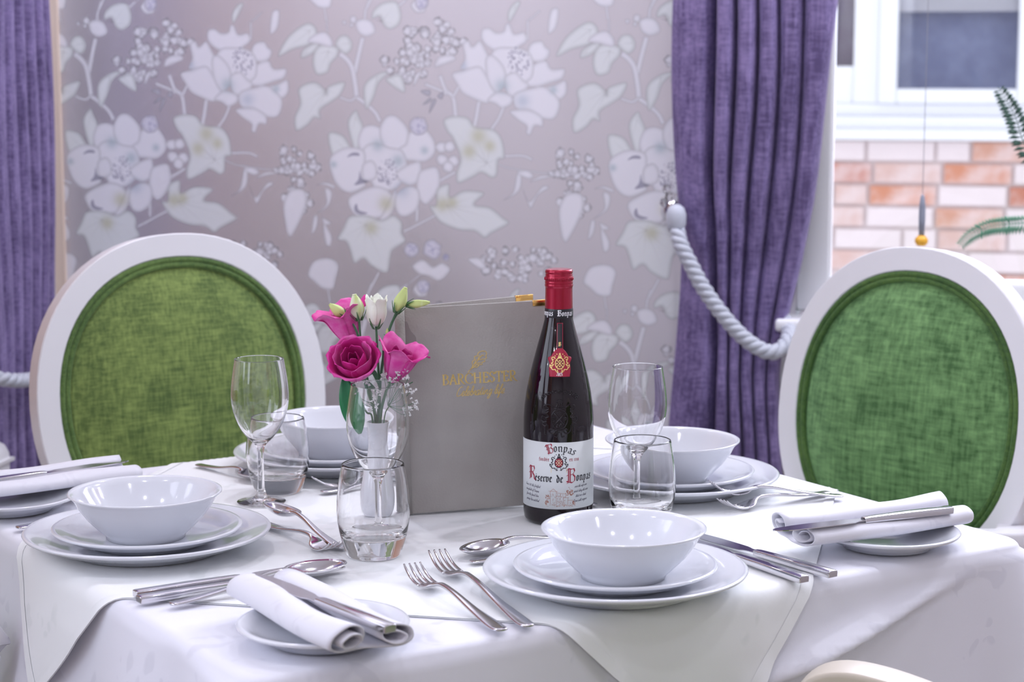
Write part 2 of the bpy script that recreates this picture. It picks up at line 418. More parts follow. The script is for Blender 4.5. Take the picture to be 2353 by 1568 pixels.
    im2 = bpy.data.images.new('wallpaper print mask', w, h, alpha=False); im2.colorspace_settings.name = 'Non-Color'; im2.pixels.foreach_set(mk.ravel()); im2.update(); im2.pack()
    return img, im2


def wallpaper_mat():
    m = nmat('pearl floral wallpaper', (.5, .5, .5), .5); L = m.node_tree.links; b = NT(m)[3]
    img, mk = wallpaper_image()
    uv = node(m, 'ShaderNodeUVMap'); t = node(m, 'ShaderNodeTexImage'); t.image = img; t2 = node(m, 'ShaderNodeTexImage'); t2.image = mk
    L.new(uv.outputs[0], t.inputs[0]); L.new(uv.outputs[0], t2.inputs[0]); L.new(t.outputs[0], b.inputs['Base Color'])
    inv = node(m, 'ShaderNodeMapRange'); inv.inputs['To Min'].default_value = .52; inv.inputs['To Max'].default_value = .05
    L.new(t2.outputs[0], inv.inputs[0]); L.new(inv.outputs[0], b.inputs['Metallic'])
    r = node(m, 'ShaderNodeMapRange'); r.inputs['To Min'].default_value = .38; r.inputs['To Max'].default_value = .6
    L.new(t2.outputs[0], r.inputs[0]); L.new(r.outputs[0], b.inputs['Roughness'])
    return m


def struct(name, data, mat, parent=None, smooth=False):
    return mesh(name, data[0], data[1], mat, parent, smooth, 'structure' if parent is None else None)


def wbox(s0, s1, d0, d1, z0, z1):
    """box in wall coordinates"""
    vs = [wl(s, d, z) for s in (s0, s1) for d in (d0, d1) for z in (z0, z1)]
    return vs, [(0, 1, 3, 2), (4, 6, 7, 5), (0, 4, 5, 1), (2, 3, 7, 6), (0, 2, 6, 4), (1, 5, 7, 3)]


M['wallpaint'] = nmat('warm white wall paint', (.68, .67, .69), .8)
M['ceiling'] = nmat('white ceiling', (.85, .85, .86), .9)
M['woodwarm'] = nmat('warm oak reflector', (.42, .235, .15), .5)
M['carpet'] = nmat('tan carpet', (.36, .28, .235), .95)
n_ = noise(M['carpet'], 260, 2); bump(M['carpet'], n_.outputs[0], .6, .004)

WS0, WZ0, WS1, WZ1 = 1.43, .835, 3.25, 2.15            # opening of the window in the papered wall
wm = wallpaper_mat()
wd_ = merge(wbox(-.12, WS0, -.12, 0, 0, RH), wbox(WS0, WS1, -.12, 0, 0, WZ0), wbox(WS0, WS1, -.12, 0, WZ1, RH), wbox(WS1, WX, -.12, 0, 0, RH))
wall = struct('wall_back', wd_, wm)
me = wall.data; uvl = me.uv_layers.new(name='UVMap')
for lp in me.loops:
    co = me.vertices[lp.vertex_index].co; q = np.array((co.x, co.y)) - W_O
    uvl.data[lp.index].uv = (float(q @ W_E) / .53, (co.z - T) / .525)
struct('floor', wbox(-.12, WX + .12, -.12, RD + .12, -.1, 0), M['carpet'])
struct('ceiling', wbox(-.12, WX + .12, -.12, RD + .12, RH, RH + .1), M['ceiling'])
LT0, LT1, LZ0, LZ1 = 1.65, 3.45, .85, 2.25                # window in the left wall
struct('wall_left', merge(wbox(-.12, 0, 0, LT0, 0, RH), wbox(-.12, 0, LT0, LT1, 0, LZ0), wbox(-.12, 0, LT0, LT1, LZ1, RH), wbox(-.12, 0, LT1, RD, 0, RH)), M['wallpaint'])
mesh('reflection_panel', *wbox(.0, .004, .47, 1.6, .68, RH), nmat('cinnamon reflector paint', (.40, .19, .11), .75), bpy.data.objects['wall_left'], False)  # unseen panel added so the pearl wallpaper mirrors a warm brown
struct('wall_right', wbox(WX, WX + .12, -.12, RD, 0, RH), M['wallpaint'])
struct('wall_front', wbox(-.12, WX + .12, RD, RD + .12, 0, RH), M['wallpaint'])
struct('trim_1', wbox(.0, .020, 0, .010, 0, RH), nmat('peach corner bead', (.80, .66, .56), .6))
# unseen oak doors added on the left wall to warm the pearl paper's reflection
dr = mesh('reflection_door_1', *wbox(0, .045, 3.75, 5.9, 0, 2.2), M['woodwarm'], None, False, 'structure')
for k in range(4): mesh('reflection_door_panel', *wbox(.045, .06, 3.83 + k * .52, 4.24 + k * .52, .2, 2.05), M['woodwarm'], dr, False)


def frame_window(name, s0, s1, z0, z1, d0, d1, fw, mull, mat=M['upvc'], axis='w'):
    bx = wbox if axis == 'w' else (lambda a0, a1, b0, b1, c0, c1: wbox(b0, b1, a0, a1, c0, c1))
    root = bpy.data.objects.new(name, None); C.objects.link(root); root['kind'] = 'structure'
    parts = [('jamb', (s0, s0 + fw, d0, d1, z0, z1)), ('jamb', (s1 - fw, s1, d0, d1, z0, z1)), ('bottom_rail', (s0 + fw, s1 - fw, d0, d1, z0, z0 + fw)), ('head_rail', (s0 + fw, s1 - fw, d0, d1, z1 - fw, z1))]
    for x in mull: parts.append(('mullion', (x - fw / 2, x + fw / 2, d0, d1, z0 + fw, z1 - fw)))
    for n, b in parts: bevel(mesh(n, *bx(*b), mat, root, False), .006)
    xs = [s0 + fw] + [v for x in mull for v in (x - fw / 2, x + fw / 2)] + [s1 - fw]; dm = (d0 + d1) / 2
    for i in range(0, len(xs), 2): mesh('pane', *bx(xs[i], xs[i + 1], dm - .003, dm + .003, z0 + fw, z1 - fw), M['pane'], root, False)
    return root


w1 = frame_window('window_1', WS0, WS1, WZ0, WZ1, -.075, -.005, .058, [2.40])
sill = mesh('window_sill', *wbox(WS0 - .03, WS1 + .03, .0, .085, WZ0 - .028, WZ0 - .005), M['upvc'], w1, False); bevel(sill, .006)
frame_window('window_2', LT0, LT1, LZ0, LZ1, -.075, -.02, .06, [2.55], axis='l')
ms = mesh('window_sill', *wbox(.0, .09, LT0 - .03, LT1 + .03, LZ0 - .028, LZ0 - .004), M['upvc'], bpy.data.objects['window_2'], False)

# --- the brick house across the yard
BD = -3.2
M['mortar'] = nmat('pale mortar', (.66, .58, .57), .95)
bm_ = [nmat('brick %s' % n, c, .9) for n, c in (('orange', (.60, .25, .15)), ('salmon', (.62, .33, .24)), ('pink', (.66, .45, .40)), ('whitened', (.78, .68, .68)), ('red', (.52, .20, .14)))]
for m_ in bm_:
    L = m_.node_tree.links; b_ = NT(m_)[3]; c0 = tuple(b_.inputs['Base Color'].default_value)[:3]
    nz = noise(m_, 11, 4); r_ = ramp(m_, nz.outputs[0], [(.42, c0), (.62, tuple(.45 * x + .55 * y for x, y in zip(c0, (.80, .70, .70))))]); L.new(r_.outputs[0], b_.inputs['Base Color'])
    nz2 = noise(m_, 60, 4); bump(m_, nz2.outputs[0], .5, .004)
ext = struct('wall_exterior', merge(wbox(-.6, 1.305, BD - .25, BD, -.3, 4.2), wbox(1.305, 2.75, BD - .25, BD, -.3, T + .268), wbox(2.75, 4.6, BD - .25, BD, -.3, 4.2), wbox(1.305, 2.75, BD - .25, BD, T + 1.8, 4.2)), M['mortar'])
rng = random.Random(3); bl = {}
ch = .0733
for r in range(13):
    z1 = T + .262 - r * ch; z0 = z1 - (ch - .010)
    x = .86 + (.117 if r % 2 else 0.0) + rng.uniform(-.015, .015)
    while x < 2.75:
        L_ = .217 if rng.random() > .22 else .104
        mi = rng.choices(range(5), (5, 5, 4, 3, 2) if r < 2 else (2, 3, 5, 7, 1))[0]
        key = (L_, mi)
        if key not in bl:
            v, f = box_data((0, 0, 0), (L_ - .002, .05, ch - .011)); me_ = bpy.data.meshes.new('brick'); me_.from_pydata([tuple(q) for q in v], [], f); me_.materials.append(bm_[mi]); bl[key] = me_
        o = bpy.data.objects.new('brick', bl[key]); C.objects.link(o); o.parent = ext
        o.location = wl(x + L_ / 2, BD + rng.uniform(-.017, -.011), (z0 + z1) / 2); o.rotation_euler = (rng.uniform(-.02, .02), 0, W_ROT + rng.uniform(-.01, .01))
        x += L_ + .010
# its white window
w3 = bpy.data.objects.new('window_3', None); C.objects.link(w3); w3['kind'] = 'structure'
M['blind'] = nmat('pale roller blind', (.74, .75, .80), .7)
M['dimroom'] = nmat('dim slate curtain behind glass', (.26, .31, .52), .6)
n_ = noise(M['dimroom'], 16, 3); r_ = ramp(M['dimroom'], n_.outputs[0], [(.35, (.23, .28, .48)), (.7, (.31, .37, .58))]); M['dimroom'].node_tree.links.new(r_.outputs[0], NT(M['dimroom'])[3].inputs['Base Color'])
for n, b in (('sill', (1.27, 2.80, BD - .04, BD + .07, T + .268, T + .305)), ('sill_upstand', (1.30, 2.77, BD - .06, BD + .045, T + .305, T + .345)), ('bottom_rail', (1.305, 2.75, BD - .09, BD + .01, T + .345, T + .388)),
             ('mullion', (1.367, 1.45, BD - .09, BD + .015, T + .388, T + 1.8)), ('head_rail', (1.305, 2.75, BD - .09, BD + .01, T + 1.74, T + 1.8)), ('jamb', (2.68, 2.75, BD - .09, BD + .01, T + .388, T + 1.74)),
             ('sash_stile', (1.45, 1.51, BD - .08, BD + .03, T + .388, T + 1.2)), ('sash_stile', (1.896, 1.955, BD - .08, BD + .03, T + .388, T + 1.2)), ('sash_rail', (1.51, 1.896, BD - .08, BD + .03, T + .388, T + .436)), ('sash_rail', (1.45, 1.955, BD - .08, BD + .03, T + 1.2, T + 1.26)), ('mullion', (1.955, 2.03, BD - .09, BD + .015, T + .388, T + 1.74))):
    bevel(mesh(n, *wbox(*b), M['upvc'], w3, False), .006)
for b in ((1.51, 1.896, T + .436, T + 1.2), (1.305, 1.367, T + .51, T + 1.74), (2.03, 2.68, T + .388, T + 1.74)):
    mesh('pane', *wbox(b[0], b[1], BD - .055, BD - .05, b[2], b[3]), M['pane'], w3, False)
bevel(mesh('bottom_rail', *wbox(1.305, 1.367, BD - .09, BD + .01, T + .388, T + .51), M['upvc'], w3, False), .006)
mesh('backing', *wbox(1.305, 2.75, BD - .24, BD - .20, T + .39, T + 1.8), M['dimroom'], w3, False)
mesh('roller_blind', *wbox(1.5, 1.91, BD - .10, BD - .095, T + .69, T + 1.2), M['blind'], w3, False)
mesh('roller_blind', *wbox(1.30, 1.368, BD - .10, BD - .095, T + .50, T + 1.74), nmat('mauve blind', (.36, .32, .40), .7), w3, False)

# ceiling downlights (real lamps of the room, above the frame)
def lamp_mat(name, power):
    m = bpy.data.materials.new(name); m.use_nodes = True; nt = m.node_tree; nt.nodes.clear(); em = nt.nodes.new('ShaderNodeEmission'); ou = nt.nodes.new('ShaderNodeOutputMaterial'); nt.links.new(em.outputs[0], ou.inputs[0])
    em.inputs[0].default_value = (.90, .90, 1.0, 1); em.inputs[1].default_value = power; return m


LM = [lamp_mat('wall row downlight', 760), lamp_mat('middle row downlight', 220), lamp_mat('rear row downlight', 900)]
lens_me = {}
for i in range(4):
    for j in range(3):
        s_, d_ = .35 + i * .8, (.42, 2.3, 5.2)[j]
        r = bpy.data.objects.new('ceiling_light', None); C.objects.link(r); r.location = wl(s_, d_, RH)
        r['kind'] = 'structure'
        if j not in lens_me:
            a = lathe('lens', [(0, -.006), (.036, -.006)], LM[j], r, 20); b = lathe('ring', [(.036, 0), (.036, -.008), (.05, -.008), (.052, 0)], M['paint'], r, 24)
            lens_me[j] = (a.data, b.data)
        else: link('lens', lens_me[j][0], None, r); link('ring', lens_me[j][1], None, r)

# ------------------------------------------------------------------ curtains with rope tie-backs


def lerp_rows(rows, z):
    """rows: [(z, values...)] with z falling"""
    if z >= rows[0][0]: return np.array(rows[0][1:], float)
    for a, b in zip(rows, rows[1:]):
        if z >= b[0]:
            t = (a[0] - z) / (a[0] - b[0]); return np.array(a[1:], float) * (1 - t) + np.array(b[1:], float) * t
    return np.array(rows[-1][1:], float)


def pleat(x, marks):
    """0 in the valleys (marks), 1 on the ridges between them"""
    for a, b in zip(marks, marks[1:]):
        if x <= b or b == marks[-1]:
            t = min(max((x - a) / (b - a), 0), 1); k = .78 + .22 * math.sin(37 * marks.index(a) + 2); return k * min(1.0, 1.15 * math.sin(PI * t) ** .5), t
    return 0, 0


def curtain_mesh(name, place, rows, valley_rows, depth, mat, z1, z0, nx=150, nz=46, parent=None, pinch=None):
    vs = []
    for i in range(nx):
        x = i / (nx - 1)
        for j in range(nz):
            z = z1 + (z0 - z1) * j / (nz - 1); L, R = lerp_rows(rows, z - T); mk = list(lerp_rows(valley_rows, z - T))
            p, t = pleat(x, mk); d0, amp = depth(x, z - T)
            s = L + (R - L) * x + .006 * math.sin(9 * z + 5 * x)
            vs.append(place(s, d0 + amp * p, z))
    o = mesh(name, vs, grid_faces(nx, nz), mat, parent); solid(o, .003, 0); return o


def twisted_rope(name, path, r, mat, parent=None, strands=3, pitch=.046, n=3):
    """strands wound round a path; each strand is a part"""
    q = cat(path, 14); P = [Vector(p) for p in q]; acc = 0; ang = []
    for i, p in enumerate(P):
        if i: acc += (P[i] - P[i - 1]).length
        ang.append(acc / pitch * 2 * PI)
    fine = [];
    for k in range(strands):
        pts = []
        for i, p in enumerate(P):
            t = (P[min(i + 1, len(P) - 1)] - P[max(i - 1, 0)]).normalized(); s = t.cross(Vector((0, 0, 1)));
            if s.length < 1e-4: s = Vector((1, 0, 0))
            s.normalize(); u = s.cross(t); a = ang[i] + 2 * PI * k / strands
            pts.append(p + (s * math.cos(a) + u * math.sin(a)) * r * .52)
        sweep('strand', pts, circ(r * .56, 8), mat, parent)


rows = [(.635, 1.213, 1.501), (.523, 1.217, 1.487), (.411, 1.221, 1.472), (.30, 1.224, 1.457), (.238, 1.229, 1.446), (.155, 1.226, 1.433), (.093, 1.222, 1.421), (.03, 1.220, 1.413), (-.046, 1.218, 1.410), (-.113, 1.217, 1.415), (-.70, 1.205, 1.43)]
val = [(.635, 0, .245, .365, .50, .635, .80, 1), (.3, 0, .30, .42, .545, .69, .85, 1), (.1, 0, .37, .49, .61, .74, .89, 1), (.03, 0, .40, .52, .64, .77, .90, 1), (-.2, 0, .36, .50, .63, .76, .90, 1), (-.7, 0, .30, .45, .6, .75, .90, 1)]
ct = thing('curtain', 'purple pleated curtain gathered by a silver rope beside the brick-view window', 'curtain', (0, 0, 0), 0, 'purple curtains')


def dep_r(x, z):
    k = math.exp(-((z - .10) / .16) ** 2)
    flat = min(1, x / .25)
    return .052 - .012 * k + .024 * (1 - flat), (.024 + .046 * flat) * (1 - .2 * k)


curtain_mesh('curtain_panel', wl, rows, val, dep_r, M['purple'], RH - .12, .05, parent=ct)
tb = thing('curtain_tieback', 'thick twisted silver rope holding back the right-hand purple curtain', 'tieback', (0, 0, 0), 0, 'curtain ropes')
rp = [(1.232, .135, .237), (1.240, .145, .214), (1.258, .148, .180), (1.282, .150, .138), (1.318, .150, .090), (1.355, .148, .052), (1.390, .145, .031), (1.414, .135, .033), (1.426, .110, .050), (1.422, .070, .066), (1.40, .03, .085)]
twisted_rope('rope', [wl(s, d, T + z) for s, d, z in rp], .0135, M['rope'], tb)
q_ = wl(1.228, .128, T + .262)
o = lathe('rope_knot', [(0, -.024), (.013, -.022), (.0175, -.008), (.018, .008), (.014, .02), (.006, .026), (0, .027)], M['rope'], tb, 20); o.location = wl(1.229, .130, T + .257)
hk = thing('curtain_hook', 'crystal-tipped chrome hook on the flowered wall left of the right-hand curtain', 'hook')
sweep('arm', [wl(1.206, .0, T + .262), wl(1.206, .05, T + .258), wl(1.207, .10, T + .262), wl(1.208, .115, T + .285), wl(1.209, .11, T + .303)], circ(.0035, 8), M['chrome'], hk)
for k, (a, b, c) in enumerate(((1.210, .108, .308), (1.206, .114, .285), (1.2135, .106, .296))):
    o = lathe('crystal', [(0, -.009), (.006, -.006), (.009, 0), (.006, .006), (0, .009)], M['crystal'], hk, 8); o.location = wl(a, b, T + c); o.data.polygons.foreach_set('use_smooth', [False] * len(o.data.polygons))
lathe('wall_rose', [(.022, 0), (.022, .004), (.012, .010), (.004, .012), (0, .012)], M['chrome'], hk, 20)
o = hk.children[-1]; o.location = wl(1.206, .001, T + .262); o.rotation_euler = (PI / 2, 0, W_ROT)


def lplace(t, d, z): return wl(d, t, z)        # beside the left wall: t into the room, d off that wall


ct2 = thing('curtain', 'purple pleated curtain in the corner at the left end of the flowered wall', 'curtain', (0, 0, 0), 0, 'purple curtains')
rowsl = [(.64, .135, .45), (.25, .135, .46), (.0, .15, .455), (-.1, .145, .46), (-.7, .135, .46)]
vl = [(.64, 0, .11, .23, .35, .47, .62, .80, 1), (.0, 0, .12, .25, .38, .50, .64, .81, 1), (-.7, 0, .11, .23, .35, .47, .62, .80, 1)]
curtain_mesh('curtain_panel', lplace, rowsl, vl, lambda x, z: (.022 + .048 * x, .046), M['purple'], RH - .12, .05, nx=130, parent=ct2)
tb2 = thing('curtain_tieback', 'twisted silver rope round the left corner curtain, beside the olive chair', 'tieback', (0, 0, 0), 0, 'curtain ropes')
twisted_rope('rope', [lplace(t, d, T + z) for t, d, z in ((.12, .015, .02), (.112, .06, .0), (.14, .098, -.012), (.22, .112, -.022), (.32, .122, -.026), (.40, .130, -.022), (.47, .132, -.012), (.505, .10, .0), (.51, .03, .02))], .0125, M['rope'], tb2, pitch=.05)

# white radiator below the left window
rd = thing('radiator', 'white radiator with rounded top corner at the far left edge', 'radiator', (0, 0, 0))
pr = [(.02, .12), (.02, T - .130), (.03, T - .118), (.10, T - .116), (.118, T - .122), (.126, T - .138), (.126, .12)]
vs = [wl(d, t, z) for t in (.472, 1.15) for d, z in pr]; k = len(pr)
bevel(mesh('casing', vs, [tuple(range(k))[::-1], tuple(range(k, 2 * k))] + [(i, (i + 1) % k, k + (i + 1) % k, k + i) for i in range(k)], M['paint'], rd, False), .012, 3)
mesh('casing_lip', *wbox(.025, .131,   .468, 1.15, T - .152, T - .146), M['paint'], rd, False)
for t in (.55, 1.05): mesh('foot', *wbox(.05, .09, t, t + .04, 0, .12), M['paint'], rd, False)
for k, t in enumerate((.50,)):
    o = lathe('screw', [(0, .003), (.004, .002), (.005, 0)], M['steel'], rd, 12); o.location = wl(.1265, .489, T - .17); o.rotation_euler = (0, PI / 2, W_ROT)

# ------------------------------------------------------------------ oval-backed armchairs
A_, B_, NSE = .239, .252, 2.15


def sell(a, b, n=72, ne=NSE):
    out = []
    for i in range(n):
        t = 2 * PI * i / n; c, s = math.cos(t), math.sin(t)
        out.append((a * math.copysign(abs(c) ** (2 / ne), c), b * math.copysign(abs(s) ** (2 / ne), s)))
    return out


REC = math.radians(7)
OC = Vector((0, -.24, T + .018))


def bk(x, z, y):
    """back-plane coordinates (x across, z up, y forward of the front face) to chair coordinates"""
    return OC + Vector((x, y * math.cos(REC) - z * math.sin(REC), z * math.cos(REC) + y * math.sin(REC)))


def make_chair(label):
    t = thing('oval_back_armchair', label, 'chair', (0, 0, 0), 0, 'oval-backed armchairs round the table')
    n = 72
    # frame: ring of rounded rectangular section
    sec = [(0, -.0016), (.0016, 0), (.0344, 0), (.036, -.0016), (.036, -.035), (.0344, -.0366), (.0016, -.0366), (0, -.035)]   # (inset, depth)
    vs = []
    rings = [sell(A_ - ins, B_ - ins, n) for ins, dp in sec]; vs = []
    for i in range(n):
        for k, (ins, dp) in enumerate(sec): vs.append(bk(rings[k][i][0], rings[k][i][1], dp))
    k = len(sec); fs = [(i * k + q, i * k + (q + 1) % k, ((i + 1) % n) * k + (q + 1) % k, ((i + 1) % n) * k + q) for i in range(n) for q in range(k)]
    autosmooth(mesh('back_frame', vs, fs, M['paint'], t), 30)
    for nm, f0, sg, bul in (('back_pad', -.008, 1, .026), ('rear_pad', -.030, -1, .012)):
        R = 12; vs = [bk(0, 0, f0 + sg * bul)]; fs = []
        for r in range(1, R + 1):
            q = r / R; h = bul * (1 - q ** 3.2)
            for x, z in sell((A_ - .048) * q, (B_ - .048) * q, n): vs.append(bk(x, z, f0 + sg * h))
        for i in range(n): fs.append((0, 1 + i, 1 + (i + 1) % n))
        for r in range(R - 1):
            for i in range(n): a = 1 + r * n; fs.append((a + i, a + n + i, a + n + (i + 1) % n, a + (i + 1) % n))
        mesh(nm, vs, fs, M['green'], t)
    for ins in (.0405, .0485):
        path = [bk(x, z, -.004) for x, z in sell(A_ - ins, B_ - ins, n)]
        sweep('piping', path, circ(.0048, 8), M['welt'], t, closed=True, up=(0, 1, 0))
    # posts from seat to oval
    for s in (-1, 1):
        sweep('back_post', [Vector((s * .15, -.235, .42)), bk(s * .15, -.215, -.018)], rrect(.034, .030, .006), M['paint'], t, up=(0, 1, 0))
    # seat
    prof = [(-.235, -.22), (-.262, .20), (-.22, .235), (.22, .235), (.262, .20), (.235, -.22)]
    out = cat(prof, 6, True); m = len(out); vs = []; fs = []
    for sc, z in ((1, .40), (1, .445), (.985, .46)): vs += [(x * sc, y * sc, z) for x, y in out]
    for r in range(2): fs += [(r * m + i, r * m + (i + 1) % m, (r + 1) * m + (i + 1) % m, (r + 1) * m + i) for i in range(m)]
    fs += [tuple(range(m))[::-1], tuple(range(2 * m, 3 * m))]; autosmooth(mesh('seat_frame', vs, fs, M['paint'], t), 40)
    vs = [(0, 0, .51)]; fs = []
    for r in range(1, 9):
        q = r / 8; vs += [(x * .95 * q, y * .95 * q, .461 + .05 * (1 - q ** 4)) for x, y in out]
    fs += [(0, 1 + i, 1 + (i + 1) % m) for i in range(m)]
    for r in range(7): a = 1 + r * m; fs += [(a + i, a + m + i, a + m + (i + 1) % m, a + (i + 1) % m) for i in range(m)]
    mesh('seat_pad', vs, fs, M['green'], t)
    for sx, sy in ((-.225, .19), (.225, .19), (-.2, -.2), (.2, -.2)):
        lathe('leg', [(0, 0), (.013, 0), (.014, .02), (.019, .22), (.023, .34), (.025, .36), (.021, .375), (.026, .39), (.026, .41), (0, .41)], M['paint'], t, 16).location = (sx, sy, 0)
    for s in (-1, 1):
        pth = [bk(s * .205, -.145, -.018), Vector((s * .245, -.17, .632)), Vector((s * .270, -.06, .655)), Vector((s * .272, .04, .680)), Vector((s * .270, .095, .681)), Vector((s * .268, .120, .655)), Vector((s * .266, .112, .62))]
        a = sweep('armrest', cat(pth, 7), rrect(.050, .029, .005), M['paint'], t, smooth=True); autosmooth(a, 50)
        sweep('arm_support', cat([Vector((s * .266, .105, .63)), Vector((s * .262, .085, .55)), Vector((s * .25, .10, .43))], 6), rrect(.034, .030, .008), M['paint'], a)
    return t


def face(F): return math.atan2(-F[0], F[1])


ch0 = make_chair('olive green oval-backed chair in front of the flowered wall, left of the flowers')
ch0.location = (-.373, 2.845, 0); ch0.rotation_euler = (0, 0, face((.538, -.843)))
dup(ch0, (.396, 2.763, 0), face((-.755, -.656)), 'emerald green oval-backed chair in front of the window at right', 'oval-backed armchairs round the table').scale = (1, 1, .991)
for c_ in bpy.data.objects['oval_back_armchair.001'].children:
    if c_.data.materials[0] in (M['green'], M['welt']):
        c_.data = c_.data.copy(); c_.data.materials[0] = M['green2'] if c_.name.startswith(('back_pad', 'rear_pad', 'seat_pad')) else M['welt2']
dup(ch0, (.286, 1.605, 0), face((-.907, .42)), 'chair arm in shade-toned white paint poking in at the bottom edge, under the hanging tablecloth at right', 'oval-backed armchairs round the table')
M['shade_paint'] = nmat('shade-toned satin paint', (.56, .50, .42), .42)  # same white paint, darkened here to stand for the arm's shade
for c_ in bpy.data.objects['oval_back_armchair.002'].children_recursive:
    if c_.data.materials[0] == M['paint']: c_.data = c_.data.copy(); c_.data.materials[0] = M['shade_paint']
dup(ch0, (-.822, 2.284, 0), face((.843, .538)), 'pale chair whose rounded arm end just shows at the left edge beside the cloth', 'oval-backed armchairs round the table')

# ------------------------------------------------------------------ fern on the sill, hanging ornament
M['fern'] = nmat('fern green', (.20, .50, .34), .5); M['fern_silhouette'] = nmat('silhouetted fern green', (.05, .12, .09), .5)  # second, darker copy of the fern green paints one frond as a silhouette
M['terracotta'] = nmat('white glazed pot', (.75, .75, .78), .3)
fe = thing('potted_fern', 'green fern on the window sill arching its fronds in from the right edge', 'fern', wl(2.12, .045, WZ0 - .005), W_ROT)
lathe('pot', [(0, 0), (.038, 0), (.048, .085), (.05, .09), (.045, .09), (.042, .07), (0, .07)], M['terracotta'], fe, 28)


def frond(pts, lf, mat, n=30):
    org = wl(2.12, .045, WZ0 - .005); inv = Matrix.Rotation(-W_ROT, 3, 'Z')
    P = [inv @ (wl(s, d, T + z) - org) for s, d, z in pts]; q = [Vector(v) for v in cat(P, 12)]
    st = sweep('frond', q, circ(.0016, 6), mat, fe, scale=[1.2 - .9 * i / (len(q) - 1) for i in range(len(q))])
    V = []; F = []
    for i in range(n):
        f = .12 + .87 * i / n; k = int(f * (len(q) - 1)); p = q[k]; t = (q[min(k + 1, len(q) - 1)] - q[max(k - 1, 0)]).normalized()
        L = lf * (math.sin(PI * min(1, (1 - f) * .9 + .12)) ** .7)
        for s in (-1, 1):
            d = (t.cross(Vector((0, 1, 0))) * s + t * .35).normalized(); w = t * L * .16; o = len(V); dn = Vector((0, .006 * s, -.15 * L))
            V += [p - w * .5, p + d * L * .55 + w * 1.1 + dn * .3, p + d * L + dn, p + d * L * .5 - w + dn * .3]; F.append((o, o + 1, o + 2, o + 3))
    lm = mesh('leaflets', V, F, mat, st, True); lm['kind'] = 'stuff'; solid(lm, .0006, 0)


frond([(2.12, .045, .17), (2.06, .05, .235), (1.95, .05, .262), (1.87, .045, .262), (1.821, .04, .254), (1.79, .04, .251), (1.76, .04, .246), (1.732, .04, .231), (1.712, .04, .210)], .019, M['fern'], 44)
frond([(2.12, .045, .17), (2.05, .045, .24), (1.92, .04, .30), (1.85, .04, .345), (1.816, .04, .392), (1.802, .04, .431), (1.786, .04, .461), (1.769, .04, .487)], .022, M['fern_silhouette'], 44)
frond([(2.12, .045, .17), (2.16, .05, .26), (2.22, .05, .30), (2.30, .05, .27)], .022, M['fern'], 30)
orn = thing('hanging_ornament', 'thin grey rod with an orange bob hanging in front of the brick-view window', 'ornament', wl(1.648, .03, T + .206))
M['thread'] = nmat('grey thread', (.5, .5, .55), .5); M['orange'] = nmat('orange glass', (.95, .50, .05), .25); M['slate'] = nmat('slate grey rod', (.30, .33, .42), .4)
lathe('rod', [(0, .022), (.005, .022), (.0060, .05), (.0056, .074), (.0035, .090), (0, .095)], M['slate'], orn, 14)
lathe('bob', [(0, .003), (.008, .004), (.0115, .010), (.0115, .016), (.006, .022), (0, .0225)], M['orange'], orn, 18)
sweep('thread', [(0, 0, .093), (0, 0, WZ1 - .06 - T - .206)], circ(.0006, 5), M['thread'], orn)
sweep('ceiling_clip', [(0, 0, WZ1 - .062 - T - .206), Vector((0, 0, WZ1 - .05 - T - .206)) - Vector((W_N[0], W_N[1], 0)) * .04], circ(.002, 6), M['chrome'], orn)

# ------------------------------------------------------------------ table and its two cloths
TC = np.array([-.0698, 2.3208]); TU = np.array([.84309, .53778]); TV = np.array([-.53778, .84309]); TH = .5678
S1, S2 = .4699, .4506


def tb_(u, v, z=0.0):
    q = TC + TU * u + TV * v
    return Vector((q[0], q[1], T + z))


tt = thing('dining_table', 'square dining table hidden under the white cloths', 'table', (TC[0], TC[1], 0), TH)
bevel(mesh('table_top', *box_data((0, 0, T - .016), (2 * S1 - .012, 2 * S2 - .012, .024)), M['woodwarm'], tt, False), .006)
mesh('apron', *box_data((0, 0, T - .07), (2 * S1 - .16, 2 * S2 - .16, .08)), M['woodwarm'], tt, False)
for a in (-1, 1):
    for b in (-1, 1):
        mesh('leg', *box_data((a * (S1 - .12), b * (S2 - .12), (T - .03) / 2), (.06, .06, T - .03)), M['woodwarm'], tt, False)


def sstep(x, a, b):
    t = min(max((x - a) / (b - a), 0), 1); return t * t * (3 - 2 * t)


def skirt_off(side, w, d):
    """outward bulge of the hanging cloth: side 0=AB (v<0) 1=BC 2=DC 3=AD (u<0); w along the side (u or v), d below the top"""
    g = .02 + .10 * d
    half = S1 if side in (0, 2) else S2
    cw = min(half - w, half + w)                                 # distance from the nearest corner
    o = g * d / .1 * .35 + .004 * (d / .1)
    o += .055 * min(d / .15, 1.6) * math.exp(-(cw / .045) ** 2)     # the corner ear stands out
    if side == 0:
        uv = .405 - (d - .02) * 4.1; x = w - uv                   # dragged fold from the right-hand corner
        k = sstep(d, .015, .07) * sstep(w, .03, .15)
        o += k * (.030 * math.exp(-((x + .035) / .045) ** 2) - .010 * math.exp(-((x - .012) / .022) ** 2))
        o += .008 * math.sin(w * 19 + 1.0) * min(d / .12, 1) * (w < -.1)
    elif side == 3:
        o += .007 * math.sin(w * 24 + .6) * min(d / .10, 1.5)
        o += .016 * min(d / .1, 1.4) * math.exp(-((w + .385) / .05) ** 2) - .010 * min(d / .1, 1.4) * math.exp(-((w + .30) / .035) ** 2)
        o += .018 * min(d / .1, 1.4) * math.exp(-((w - .20) / .05) ** 2)
    else:
        o += .008 * math.sin(w * 21) * min(d / .12, 1.2)
    return o


FR = .013                                                        # radius of the bend over the table edge


